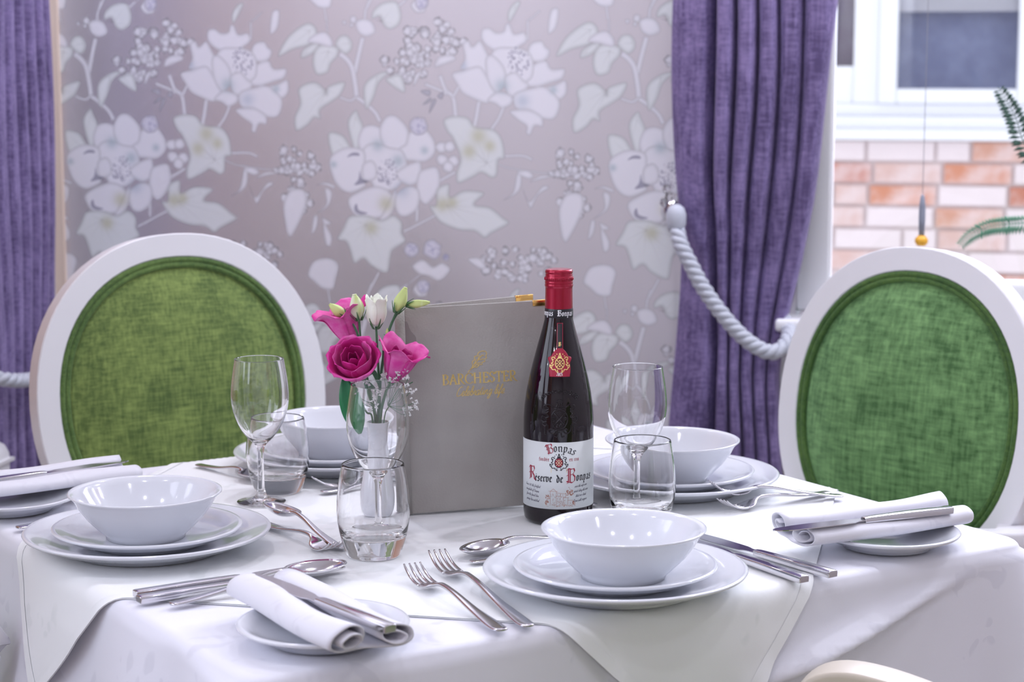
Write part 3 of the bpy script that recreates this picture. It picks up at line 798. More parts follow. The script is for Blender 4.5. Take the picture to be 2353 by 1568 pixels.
def bend(e, side, w):
    """arc length e past the table edge -> (outward, z)"""
    if e <= 0: return 0.0, 0.0
    if e < FR * PI / 2: a = e / FR; return FR * math.sin(a), -FR * (1 - math.cos(a))
    d = FR + (e - FR * PI / 2); return FR + skirt_off(side, w, d), -d


def ripple(u, v):
    h = .0011 * math.sin(19 * u + 8 * v) * math.exp(-((u - .0) ** 2 + (v + .1) ** 2) / .03)
    return max(h, -.0006)


# main cloth: rings round the table, from the middle out and over the edge
per = []
RC = .022
NP = 120
for side, (ax, bx) in enumerate((((-1, -1), (1, -1)), ((1, -1), (1, 1)), ((1, 1), (-1, 1)), ((-1, 1), (-1, -1)))):
    for i in range(NP):
        t = i / NP; t = .5 - .5 * math.cos(PI * t) if False else t
        p0 = np.array(ax) * (S1, S2); p1 = np.array(bx) * (S1, S2); L = np.linalg.norm(p1 - p0); dr = (p1 - p0) / L
        s = RC + (L - 2 * RC) * t; p = p0 + dr * s; nrm = np.array((dr[1], -dr[0]))
        per.append((p, nrm, side))
    # corner arc to the next side
    p1 = np.array(bx) * (S1, S2); nx = {0: (1, 0), 1: (0, 1), 2: (-1, 0), 3: (0, -1)}[side]
    c = p1 - RC * nrm - RC * np.array(nx)
    for i in range(8):
        a = i / 8; nn = nrm * math.cos(a * PI / 2) + np.array(nx) * math.sin(a * PI / 2)
        per.append((c + nn * RC, nn, side if a < .5 else (side + 1) % 4))
rings = [0.02, .1, .2, .3, .4, .5, .6, .7, .8, .88, .94, 1.0]; vs = []; m = len(per)
for r in rings: vs += [tb_(*(p * r), -.0016 + ripple(*(p * r))) for p, nn, sd in per]
drops = [.004, .008, .012, .017, FR * PI / 2] + [FR * PI / 2 + .245 * (i / 40) for i in range(1, 41)]
for e in drops:
    for p, nn, sd in per:
        w = p[0] if sd in (0, 2) else p[1]; o, z = bend(e, sd, w); q = p + nn * o; vs.append(tb_(q[0], q[1], z - .0016))
nr = len(rings) + len(drops)
fs = [(r * m + i, (r + 1) * m + i, (r + 1) * m + (i + 1) % m, r * m + (i + 1) % m) for r in range(nr - 1) for i in range(m)]
fs.append(tuple(range(m)))
fs = [f[::-1] for f in fs]
tcl = mesh('tablecloth', vs, fs, M['cloth']); tag(tcl, 'large white damask tablecloth hanging over the edges of the square table', 'tablecloth')
tcl.location = (0, 0, 0); solid(tcl, .0009, -1)
me = tcl.data
bm = bmesh.new(); bm.from_mesh(me); bmesh.ops.recalc_face_normals(bm, faces=bm.faces); bm.to_mesh(me); bm.free()

# ivory overlay laid cornerwise, its corners hanging over the four sides
HD = .619


def drape(u, v, lift=0.0):
    su = abs(u) - S1; sv = abs(v) - S2
    if sv > 0:
        sd = 0 if v < 0 else 2; o, z = bend(sv, sd, u)
        o += .0022 * min(1, sv / .02) + .0055 * min(1, sv / .06)
        if sd == 0:
            hw = max(HD - abs(v), 1e-4); o += .0015 * sstep(abs(u), hw * .55, hw) * min(1, sv / .05)
        o += lift * min(1, sv / .01); return tb_(u, math.copysign(S2 + o, v), z + lift * max(0, 1 - sv / .01))
    if su > 0:
        sd = 3 if u < 0 else 1; o, z = bend(su, sd, v); o += .0022 * min(1, su / .02) + .0055 * min(1, su / .06)
        if sd == 3:
            hw = max(HD - abs(u), 1e-4); o += .007 * sstep(-v, -hw * .1, hw) * min(1, su / .06)
        o += lift * min(1, su / .01); return tb_(math.copysign(S1 + o, u), v, z + lift * max(0, 1 - su / .01))
    return tb_(u, v, ripple(u, v) + lift)


NG = 132; vs = []
for i in range(NG):
    for j in range(NG):
        a = -1 + 2 * i / (NG - 1); b = -1 + 2 * j / (NG - 1)
        vs.append(drape((a - b) * HD / 2, (a + b) * HD / 2))
ov = mesh('table_overlay', vs, grid_faces(NG, NG), M['overlay'])
tag(ov, 'ivory square overlay laid cornerwise on the table, pointed corners hanging down', 'tablecloth'); solid(ov, .0008, -1); es_ = ov.modifiers.new('split', 'EDGE_SPLIT'); es_.split_angle = math.radians(50)
bm = bmesh.new(); bm.from_mesh(ov.data)
if sum(f.normal.z for f in bm.faces) < 0: bmesh.ops.reverse_faces(bm, faces=bm.faces)
bm.to_mesh(ov.data); bm.free()
hv = []; hf = []
for e in range(4):                                               # stitched hem along its four sides
    for i in range(NG):
        a = -1 + 2 * i / (NG - 1); o0 = len(hv)
        for b in (1.0, 1 - .012 / HD * 1.41):
            A, B = ((a * b, b), (b, -a * b), (-a * b, -b), (-b, a * b))[e] if False else ((a, b), (b, -a), (-a, -b), (-b, a))[e]
            hv.append(drape((A - B) * HD / 2, (A + B) * HD / 2, .0007))
        if i: hf.append((o0 - 2, o0, o0 + 1, o0 - 1))
hm = mesh('hem', hv, hf, M['overlay'], ov)

# ------------------------------------------------------------------ crockery
def profile_solid(outer, inner): return outer + inner


def plate_prof(R, foot, h, rim_w, th=.0035):
    """flat coupe-style plate: foot ring, gentle well, sloping rim"""
    o = [(0, .003), (foot - .006, .003), (foot - .004, 0), (foot, 0), (foot + .003, .004), (R - rim_w * .55, h * .50), (R - .006, h - .0038), (R - .001, h - .002), (R, h - .0002)]
    i = [(R - .001, h + .0010), (R - .005, h + .0010), (R - rim_w * .6, h * .62 + .001), (R - rim_w, .0085), (foot - .01, .0062), (0, .0058)]
    return o + i


PLP = [(.135, .085, .022), (.105, .066, .020)]
sets = [((.105, 1.981), 'front right'), ((-.401, 2.147), 'front left'), ((.199, 2.453), 'back right'), ((-.233, 2.598), 'back left')]
dn = ['large white dinner plate at the front right, beside the two forks', 'large white dinner plate at the left, beside the spoon and dessert fork', 'large white dinner plate at the back right, behind the right wine glass', 'large white dinner plate at the back left, behind the left tumbler']
sn = [x.replace('large white dinner plate', 'white side plate under the bowl') for x in ('large white dinner plate at the front right', 'large white dinner plate at the left', 'large white dinner plate at the back right by the right chair', 'large white dinner plate at the back left by the left chair')]
bn = ['white bowl on stacked plates nearest the camera, right of the forks', 'white bowl on stacked plates at the left, below the left green chair', 'white bowl on stacked plates at the back right, behind the tumbler', 'white bowl on stacked plates at the back left, partly hidden by glasses']
for k, ((x, y), w) in enumerate(sets):
    if k == 0:
        p0 = tag(lathe('dinner_plate', plate_prof(.135, .085, .0215, .040), M['porcelain'], None, 96), dn[0], 'plate', 'dinner plates')
        s0 = tag(lathe('side_plate', plate_prof(.104, .062, .0190, .030), M['porcelain'], None, 96), sn[0], 'plate', 'side plates under the bowls')
        bo = [(0, .004), (.036, .004), (.038, 0), (.043, 0), (.0445, .005), (.052, .012), (.064, .026), (.073, .040), (.078, .0505), (.0815, .0545), (.0838, .0565)]
        bi = [(.0838, .0578), (.0822, .0585), (.078, .0560), (.0745, .0500), (.069, .0400), (.060, .0260), (.047, .0130), (.030, .0080), (0, .0070)]
        b0 = tag(lathe('bowl', [(r, z * .885) for r, z in bo + bi], M['porcelain'], None, 96), bn[0], 'bowl', 'bowls')
        o3 = (p0, s0, b0)
    else:
        o3 = []
        for src, lab in ((p0, dn[k]), (s0, sn[k]), (b0, bn[k])):
            c = src.copy(); C.objects.link(c); c['label'] = lab; o3.append(c)
    zz = T + .0012
    o3[0].location = (x, y, zz); o3[1].location = (x, y, zz + .0064); bx, by = ((.010, -.006), (-.002, -.0005), (.0013, -.0047), (.0, .008))[k]
    o3[2].location = (x + bx * .8, y + by * .8, zz + .0064 + .0064)

bread = None
for (x, y), lab in (((-.175, 1.797), 'small white bread plate under the napkin nearest the camera'), ((.415, 2.160), 'small white bread plate under the napkin at the right'), ((-.600, 2.339), 'small white bread plate under the napkin at the left edge')):
    if bread is None: bread = lathe('bread_plate', plate_prof(.0805, .050, .0165, .026), M['porcelain'], None, 80); c = bread
    else: c = bread.copy(); C.objects.link(c)
    tag(c, lab, 'plate', 'bread plates'); c.location = (x, y, T + .0012)

# ------------------------------------------------------------------ glasses
def seam(prof, mat, root, cuts, names, seg=72):
    a = 0; q = [tuple(v) for v in cat(prof, 4)]; q = [(max(r, 0.0) if r > 1e-5 else 0.0, z) for r, z in q]
    for nm, b in zip(names, cuts): lathe(nm, q[a:b * 4 + 1], mat, root, seg); a = b * 4


WG = [(0, .0014), (.010, .0012), (.0240, .0), (.0290, .0), (.0302, .0010), (.0296, .0022), (.0200, .0040), (.0090, .0075), (.0056, .0125), (.0043, .020), (.0040, .040), (.0041, .058),
      (.0050, .064), (.0080, .0692), (.0150, .0755), (.0232, .0850), (.0300, .0970), (.0344, .1100), (.0361, .1225), (.0358, .1340), (.0344, .1460), (.0325, .1570), (.0307, .1670), (.0305, .1678), (.0298, .1682), (.0293, .1676), (.0294, .1668),
      (.0312, .1570), (.0331, .1460), (.0345, .1340), (.0348, .1225), (.0331, .1100), (.0287, .0975), (.0220, .0862), (.0140, .0775), (.0070, .0732), (0, .0720)]


def wine(label):
    t = thing('wine_glass', label, 'glass', (0, 0, 0), 0, 'empty wine glasses')
    seam(WG, M['glass'], t, (8, 12, len(WG) - 1), ('foot', 'stem', 'bowl')); return t


g0 = wine('empty wine glass directly in front of the flower vase'); g0.location = (-.149, 2.183, T + .0012); g0.scale = (.968, .968, 1.05)
dup(g0, (-.304, 2.373, T + .0012), 0, 'empty wine glass at the left, in front of the left green chair').scale = (.968, .968, 1.05)
dup(g0, (.1470, 2.312, T + .0012), 0, 'empty wine glass right of the bottle, in front of the right curtain').scale = (.968, .968, 1.05)
TG = [(0, .0022), (.020, .0016), (.0265, .0004), (.0290, .0012), (.0306, .0050), (.0340, .0140), (.0372, .0260), (.0393, .0390), (.0397, .0500), (.0388, .0640), (.0366, .0790), (.0338, .0925), (.0334, .0932), (.0328, .0936), (.0322, .0930),
      (.0350, .0790), (.0371, .0640), (.0379, .0500), (.0374, .0390), (.0354, .0290), (.0315, .0225), (.0200, .0190), (0, .0178)]


def tumbler(label):
    t = thing('tumbler', label, 'glass', (0, 0, 0), 0, 'empty tumblers')
    seam(TG, M['glass'], t, (6, 18, len(TG) - 1), ('base', 'wall', 'inner_base')); return t


t0 = tumbler('empty tumbler nearest the camera, in front of the middle wine glass'); t0.location = (-.150, 2.113, T + .0012); t0.scale = (1, 1, 1.08)
dup(t0, (-.291, 2.437, T + .0012), 0, 'empty tumbler at the left, right behind the left wine glass').scale = (.99, .99, .99)
dup(t0, (.1490, 2.243, T + .0012), 0, 'empty tumbler right of the bottle, behind the front bowl').scale = (.97, .97, 1.09)

# ------------------------------------------------------------------ cutlery (made along +x from the handle end)
def ribbon(stations, mat, nm, root, n=12, flat=False):
    """stations: (x, halfwidth, z, thickness, crown)"""
    q = cat(stations, 4); vs = []; fs = []; k = n
    for x, w, z, t, c in q:
        for i in range(k):
            a = 2 * PI * i / k; ca, sa = math.cos(a), math.sin(a)
            ca = math.copysign(abs(ca) ** .6, ca); sa = math.copysign(abs(sa) ** .75, sa)
            vs.append((x, w * ca, z + t * .5 * sa + c * (1 - ca * ca)))
    m = len(q)
    for i in range(m - 1):
        for j in range(k): fs.append((i * k + j, (i + 1) * k + j, (i + 1) * k + (j + 1) % k, i * k + (j + 1) % k))
    fs.append(tuple(range(k))); fs.append(tuple((m - 1) * k + j for j in range(k))[::-1])
    fs = [f[::-1] for f in fs]
    return mesh(nm, vs, fs, mat, root)


def make_knife(label, L=.232):
    t = thing('table_knife', label, 'knife', (0, 0, 0), 0, 'stainless knives')
    H = L * .505
    v, f = sweep_data([(0, 0, .0042), (.002, 0, .0043), (H * .5, 0, .0045), (H - .006, 0, .0043), (H, 0, .0040)], [(.0062, .0036), (.0068, .0010), (.0064, -.0036), (-.0064, -.0036), (-.0068, .0010), (-.0062, .0036), (-.0028, .0043), (.0028, .0043)], scale=[.90, 1.0, .96, .80, .74])
    bevel(autosmooth(mesh('handle', v, f, M['steel'], t), 30), .0005)
    out = [(H - .002, .0045), (H + .010, .0056), (H + .022, .0096), (H + .06, .0100), (L - .04, .0098), (L - .018, .0088), (L - .005, .0046), (L, -.002), (L - .012, -.0068), (L - .04, -.0092), (H + .05, -.0092), (H + .022, -.0082), (H + .010, -.0052), (H - .002, -.0045)]
    o = cat(out, 4, True); m = len(o); vs = [(x, y, .0048 + .0002) for x, y in o] + [(x, y, .0034 + (y > 0) * .0006) for x, y in o]
    fs = [tuple(range(m)), tuple(range(m, 2 * m))[::-1]] + [(i, m + i, m + (i + 1) % m, (i + 1) % m) for i in range(m)]
    a = mesh('blade', vs, fs, M['steel'], t, False)
    bmx = bmesh.new(); bmx.from_mesh(a.data); bmesh.ops.recalc_face_normals(bmx, faces=bmx.faces); bmx.to_mesh(a.data); bmx.free()
    return t


def make_fork(label, L=.20):
    t = thing('table_fork', label, 'fork', (0, 0, 0), 0, 'stainless forks'); k = L / .20
    hs = [(0, .0028, .0030, .0022, 0), (.003 * k, .0072, .0030, .0026, .0002), (.02 * k, .0080, .0032, .0028, .0003), (.06 * k, .0052, .0060, .0034, .0002), (.10 * k, .0034, .0110, .0040, 0), (.125 * k, .0030, .0122, .0042, 0), (.138 * k, .0042, .0104, .0036, 0), (.148 * k, .0100, .0062, .0026, .0), (.156 * k, .0116, .0044, .0022, .0), (.164 * k, .0116, .0036, .0022, 0)]
    ribbon(hs, M['steel'], 'handle', t)
    for i in range(4):
        y = (-.0098 + i * .00653)
        path = cat([(.161 * k, y, .0036), (.172 * k, y, .0040), (.184 * k, y * .97, .0070), (.194 * k, y * .94, .0120), (L, y * .92, .0160)], 4)
        nn = len(path); sweep('tine', path, rrect(.0034, .0022, .0008, 2), M['steel'], t, scale=[1.05 - .5 * (j / (nn - 1)) ** 2 for j in range(nn)])
    return t


def make_spoon(label, L=.19):
    t = thing('table_spoon', label, 'spoon', (0, 0, 0), 0, 'stainless spoons'); k = L / .19
    hs = [(0, .0028, .0030, .0022, 0), (.003 * k, .0070, .0030, .0026, .0002), (.02 * k, .0078, .0032, .0028, .0003), (.06 * k, .0052, .0060, .0034, .0002), (.095 * k, .0034, .0115, .0040, 0), (.117 * k, .0030, .0132, .0042, 0), (.130 * k, .0040, .0118, .0034, 0)]
    ribbon(hs, M['steel'], 'handle', t)
    a, b = .033 * k, .0205 * k; cx = .157 * k; vs = []; R = 9; n = 40
    for r in range(R + 1):
        q = r / R
        for i in range(n):
            an = 2 * PI * i / n; x = a * math.cos(an) * q; y = b * math.sin(an) * q * (1 + .10 * math.cos(an) * -1)
            z = .0115 - .0095 * (1 - q ** 2.2) + .0012 * (x / a) * -1
            if r == 0: x = y = 0
            vs.append((cx + x, y, z))
    fs = [(r * n + i, (r + 1) * n + i, (r + 1) * n + (i + 1) % n, r * n + (i + 1) % n) for r in range(R) for i in range(n)]
    o = mesh('bowl', vs, fs, M['steel'], t); solid(o, .0012, -1)
    bmx = bmesh.new(); bmx.from_mesh(o.data); bmesh.ops.remove_doubles(bmx, verts=bmx.verts, dist=1e-6); bmesh.ops.recalc_face_normals(bmx, faces=bmx.faces)
    if sum(f.normal.z for f in bmx.faces) < 0: bmesh.ops.reverse_faces(bmx, faces=bmx.faces)
    bmx.to_mesh(o.data); bmx.free()
    return t


def lay(proto, A, ang, label, z=.0012, tilt=0.0, group=None, roll=0.0):
    """handle end at A, pointing along ang (degrees)"""
    o = dup(proto, (A[0], A[1], T + z), (math.radians(roll), -math.radians(tilt), math.radians(ang)), label, group); return o


def use(proto, A, ang, z=.0012): proto.location = (A[0], A[1], T + z); proto.rotation_euler = (0, 0, math.radians(ang)); return proto


AU, AV = 32.5, 122.5
f_s = make_fork('shorter stainless fork nearest the front napkin, left of the other fork', .222); use(f_s, (-.009, 1.815), 115.2)
f_b = make_fork('longer stainless fork between the shorter fork and the front plate', .262); use(f_b, (.016, 1.829), 111.5)
k_a = make_knife('stainless knife on the far right of the front plate, long handle end outermost', .232); use(k_a, (.333, 2.015), 126.0)
lay(k_a, (.300, 1.994), 121.5, 'stainless knife tucked close against the right rim of the front plate')
s_p = make_spoon('dessert spoon lying beyond the front plate, bowl pointing left', .175); use(s_p, (-.057 + .178 * .80, 2.094 + .178 * .60), 217.0)
f_d = make_fork('dessert fork whose handle end shows left of the front plate', .175); use(f_d, (-.044, 2.072), 28.0)
lay(k_a, (-.376, 1.937), 34.0, 'stainless knife left of the front napkin, farther of two parallel handles')
lay(k_a, (-.369, 1.917), 33.6, 'stainless knife left of the front napkin, nearer of two parallel handles')
s_t = make_spoon('table spoon passing under the front napkin, bowl showing beyond it', .203); use(s_t, (-.335, 1.905), 37.5); s_t.rotation_euler[1] = -math.radians(1.6)
lay(s_p, (-.186, 2.131), 124.5, 'dessert spoon lying right of the left plate, bowl up and to the left', z=.0012, tilt=4.5, roll=12)
lay(f_d, (-.286, 2.252), 303.5, 'dessert fork lying right of the left plate, tines to the right', z=.0012)
lay(f_d, (-.566, 2.229), 32.5, 'fork whose handle end peeps out left of the left plate')
lay(f_d, (.404, 2.397), 197.5, 'fork near the right chair, nearer of the two, tines to the left', z=.0012, tilt=5.0)
lay(f_d, (.391, 2.418), 215.5, 'fork near the right chair, farther of the two, beside the back right plate', z=.0012)
lay(f_d, (.098, 2.345), 122.5, 'dessert fork whose end shows right of the bottle, behind the label')
lay(s_p, (-.415, 2.590), 314, 'spoon at the back left, handle end near the left chair', z=.0012).scale = (.85, .85, .85)
lay(f_d, (-.092, 2.522), 208.0, 'dessert fork at the back, tines beside the left tumbler')
lay(s_p, (-.236, 2.419), 30.0, 'dessert spoon at the back, handle end right of the left tumbler')

# ------------------------------------------------------------------ napkins, each folded into a double roll with a knife laid in the valley
def napkin_data(length, width, rng, kl=1.0, kr=1.0, taper=0.0):
    """open ribbon path in the (y, z) plane: spiral in, across, spiral in"""
    W = width / 2
    path = [(-W + .030, .010), (-W + .026, .0165), (-W + .016, .0185), (-W + .008, .0130), (-W + .012, .0065), (-W + .022, .0055), (-W + .031, .0120), (-W + .029, .0215), (-W + .016, .0255), (-W + .002, .0190), (-W + .000, .0080), (-W + .010, .0012),
            (-.012, .0010), (0, .0012), (.012, .0010), (W - .010, .0012), (W - .000, .0080), (W - .002, .0185), (W - .015, .0240), (W - .028, .0200), (W - .030, .0120), (W - .021, .0058), (W - .012, .0065), (W - .008, .0125), (W - .015, .0175), (W - .025, .0155)]
    q = cat(path, 4); nseg = 26; vs = []; m = len(q)
    for i in range(nseg):
        x = length * i / (nseg - 1); k = 1 + .05 * math.sin(3.1 * i / nseg + rng) - taper * i / nseg
        for j, (y, z) in enumerate(q):
            e = .0045 * math.sin(j * .09 + rng) * (1 if i == nseg - 1 else .4) + .004 * math.sin(j * .23)
            flat = 1 - .10 * math.sin(PI * i / (nseg - 1))
            kz = kl + (kr - kl) * sstep(y, -.008, .008); vs.append((x + e, y * k + .0025 * math.sin(x * 28 + rng), z * kz * flat * (1 + .05 * math.sin(x * 40 + y * 90 + rng))))
    return vs, grid_faces(nseg, m)


def napkin(label, A, ang, L, W, rng, z, tilt=0.0, kl=1.0, kr=1.0):
    v, f = napkin_data(L, W, rng, kl, kr); o = mesh('napkin', v, f, M['napkin']); solid(o, .0016, 0)
    o.location = (A[0], A[1], T + z); o.rotation_euler = (0, -math.radians(tilt), math.radians(ang))
    tag(o, label, 'napkin', 'rolled white napkins'); return o


napkin('white napkin folded in a double roll on the bread plate nearest the camera', (-.240, 1.890), 302.0, .220, .080, .3, .0185, kl=1.0, kr=.85)
napkin('white napkin folded in a double roll on the bread plate at the right', (.303, 2.108), 27.5, .222, .078, 1.7, .0185, kl=.72, kr=1.08)
napkin('white napkin folded in a double roll at the left edge, behind the left bowl', (-.690, 2.315), 32.5, .250, .086, 2.6, .0185, kl=.70, kr=.86)
lay(k_a, (-.106, 1.690), 127.5, 'stainless knife lying on the napkin nearest the camera', z=.0375, tilt=0)
lay(k_a, (.487, 2.170), 205.5, 'stainless knife lying on the napkin at the right', z=.0345)
lay(k_a, (-.654, 2.302), 42.0, 'stainless knife lying on the napkin at the left edge', z=.0315)

# ------------------------------------------------------------------ pen strokes for lettering
def nib_faces(strokes, place, ang, w, t, step=5):
    """broad-nib strokes -> flat quads; place(x, y) -> point"""
    V = []; F = []; nv = (w * .5 * math.cos(ang), w * .5 * math.sin(ang))
    for s in strokes:
        curved = s[0] == 'c'; pts = s[1:] if isinstance(s[0], str) else s
        ww = 1.0
        q = cat(pts, step) if curved else [np.array(p, float) for p in pts]
        if not curved:
            r = []
            for a, b in zip(q, q[1:]): r += [a + (b - a) * k / 3 for k in range(3)]
            q = r + [q[-1]]
        for off in ('nib', 'norm'):
            prev = None
            for i, p in enumerate(q):
                if off == 'nib': n = nv
                else:
                    d = q[min(i + 1, len(q) - 1)] - q[max(i - 1, 0)]; L = math.hypot(*d) + 1e-9; n = (-d[1] / L * t * .5, d[0] / L * t * .5)
                o = len(V); V += [place(p[0] + n[0], p[1] + n[1]), place(p[0] - n[0], p[1] - n[1])]
                if prev is not None: F.append((prev, o, o + 1, prev + 1))
                prev = o
    return V, F


def shift(strokes, dx, dy, k=1.0, slant=0.0):
    out = []
    for s in strokes:
        h = [s[0]] if isinstance(s[0], str) else []
        out.append(tuple(h) + tuple((dx + k * (x + slant * y), dy + k * y) for x, y in (s[1:] if h else s)))
    return out


def arc(cx, cy, rx, ry, a0, a1, n=9):
    return tuple((cx + rx * math.cos(math.radians(a0 + (a1 - a0) * i / n)), cy + ry * math.sin(math.radians(a0 + (a1 - a0) * i / n))) for i in range(n + 1))


SER = {  # roman capitals, height 1
    'B': (.62, [((.12, 0), (.12, 1)), ((0, 0), (.3, 0)), ((0, 1), (.3, 1)), ('c',) + arc(.28, .76, .24, .24, 90, -90), ('c',) + arc(.28, .27, .30, .27, 90, -90), ((.12, .53), (.3, .53))]),
    'A': (.74, [((.36, 1), (.66, 0)), ('t', (.38, .97), (.07, 0)), ((-.02, 0), (.18, 0)), ((.52, 0), (.80, 0)), ((.18, .34), (.5, .34))]),
    'R': (.68, [((.12, 0), (.12, 1)), ((0, 0), (.26, 0)), ((0, 1), (.3, 1)), ('c',) + arc(.28, .74, .25, .26, 90, -90), ((.12, .48), (.3, .48)), ('c', (.28, .48), (.46, .18), (.62, .0), (.76, -.06))]),
    'C': (.78, [('c',) + arc(.46, .5, .42, .51, 50, 318, 14), ((.74, .70), (.74, .92))]),
    'H': (.84, [((.12, 0), (.12, 1)), ((.66, 0), (.66, 1)), ((.12, .52), (.66, .52))] + [((x, y), (x + .24, y)) for x in (0, .54) for y in (0, 1)]),
    'E': (.60, [((.12, 0), (.12, 1)), ((0, 1), (.52, 1)), ((0, 0), (.54, 0)), ((.12, .53), (.42, .53)), ((.52, 1), (.52, .82)), ((.55, 0), (.56, .2)), ((.42, .44), (.42, .62))]),
    'S': (.56, [('c', (.46, .84), (.36, .98), (.20, 1.0), (.07, .86), (.10, .66), (.30, .53), (.46, .36), (.46, .14), (.28, -.01), (.12, .02), (.03, .18)), ((.47, .76), (.47, .96)), ((.02, .04), (.02, .24))]),
    'T': (.66, [((.32, 0), (.32, 1)), ((0, 1), (.64, 1)), ((.2, 0), (.44, 0)), ((0, 1), (0, .8)), ((.64, 1), (.64, .8))]),
}
SCR = {  # running hand, x-height .5
    'C': (.52, [('c', (.48, .86), (.36, .98), (.14, .78), (.03, .36), (.10, .03), (.30, .02), (.52, .18))]),
    'e': (.34, [('c', (.02, .16), (.20, .24), (.28, .40), (.18, .50), (.06, .34), (.06, .10), (.16, .0), (.34, .12))]),
    'l': (.24, [('c', (0, .12), (.16, .46), (.24, .86), (.17, .98), (.09, .70), (.07, .20), (.13, .0), (.24, .12))]),
    'b': (.36, [('c', (0, .12), (.16, .46), (.22, .86), (.14, .98), (.08, .66), (.08, .14), (.16, .0), (.28, .14), (.26, .40), (.16, .44), (.20, .36), (.36, .34))]),
    'r': (.28, [('c', (0, .12), (.10, .44), (.12, .50), (.20, .44), (.18, .2), (.20, .02), (.28, .12))]),
    'a': (.40, [('c', (.30, .42), (.18, .52), (.04, .30), (.06, .04), (.18, .02), (.30, .40)), ('c', (.32, .50), (.28, .14), (.32, .0), (.40, .12))]),
    't': (.28, [('c', (0, .12), (.12, .5), (.18, .86)), ('c', (.17, .84), (.10, .2), (.14, .0), (.28, .12)), ((.02, .60), (.28, .64))]),
    'i': (.22, [('c', (0, .12), (.10, .48), (.08, .12), (.12, .0), (.22, .12)), ((.13, .68), (.14, .74))]),
    'n': (.44, [('c', (0, .12), (.08, .48), (.07, .02)), ('c', (.07, .1), (.18, .46), (.28, .46), (.27, .12), (.32, .0), (.44, .12))]),
    'g': (.38, [('c', (.30, .42), (.18, .52), (.04, .30), (.08, .06), (.18, .06), (.30, .40)), ('c', (.32, .50), (.26, -.1), (.14, -.42), (.02, -.34), (.12, -.1), (.38, .12))]),
    'f': (.28, [('c', (0, .12), (.16, .46), (.26, .86), (.20, .98), (.12, .7), (.06, -.2), (.02, -.42), (.10, -.30), (.14, .06), (.28, .14))]),
    'o': (.36, [('c', (.20, .5), (.05, .34), (.07, .04), (.18, .0), (.28, .2), (.22, .48), (.36, .40))]),
    's': (.28, [('c', (0, .12), (.14, .50), (.20, .18), (.12, .0), (.02, .06)), ('c', (.18, .06), (.28, .12))]),
    'h': (.42, [('c', (0, .12), (.16, .5), (.22, .88), (.14, .98), (.08, .6), (.06, .0)), ('c', (.07, .1), (.18, .46), (.27, .42), (.26, .1), (.31, .0), (.42, .12))]),
    'd': (.42, [('c', (.28, .42), (.16, .52), (.04, .30), (.06, .04), (.18, .02), (.30, .44)), ('c', (.40, 1.0), (.30, .40), (.30, .02), (.42, .12))]),
    'u': (.42, [('c', (0, .4), (.06, .48), (.06, .06), (.16, .0), (.28, .46)), ('c', (.29, .46), (.27, .06), (.32, .0), (.42, .12))]),
    'p': (.36, [('c', (0, .12), (.08, .48), (.04, -.4)), ('c', (.07, .2), (.18, .5), (.28, .34), (.20, .02), (.08, .06), (.36, .12))]),
    'v': (.36, [('c', (0, .42), (.08, .48), (.12, .02), (.22, .2), (.26, .48), (.36, .42))]),
    'm': (.60, [('c', (0, .12), (.08, .48), (.07, .02)), ('c', (.07, .1), (.16, .46), (.24, .42), (.23, .02)), ('c', (.23, .1), (.34, .46), (.43, .42), (.42, .1), (.47, .0), (.60, .12))]),
    'w': (.52, [('c', (0, .42), (.06, .48), (.06, .06), (.16, .0), (.24, .44)), ('c', (.24, .44), (.24, .06), (.32, .0), (.42, .2), (.42, .46), (.52, .42))]),
    'c': (.32, [('c', (.28, .40), (.18, .52), (.05, .30), (.07, .04), (.18, .0), (.32, .12))]),
    ',': (.16, [((.06, .04), (.02, -.12))]), '.': (.16, [((.05, .02), (.06, .05))]), ' ': (.26, []),
    'S': (.5, [('c', (0, .1), (.3, .6), (.42, .94), (.30, .98), (.24, .7), (.36, .3), (.22, .0), (.06, .08))]), 'B': (.52, [('c', (.06, .0), (.2, .9)), ('c', (.06, .8), (.3, 1.0), (.46, .8), (.26, .54)), ('c', (.26, .54), (.46, .34), (.28, .02), (.04, .06))]), 'R': (.54, [('c', (.06, .0), (.2, .9)), ('c', (.06, .8), (.3, 1.0), (.46, .8), (.22, .5)), ('c', (.22, .5), (.4, .1), (.54, .1))]),
    '1': (.3, [((.08, .0), (.2, .8))]), '3': (.36, [('c', (.1, .72), (.28, .8), (.3, .6), (.14, .44), (.28, .3), (.2, .04), (.02, .08))]), '8': (.36, [('c', (.18, .42), (.08, .62), (.22, .8), (.3, .62), (.12, .36), (.04, .14), (.18, 0), (.28, .16), (.18, .42))]),
}
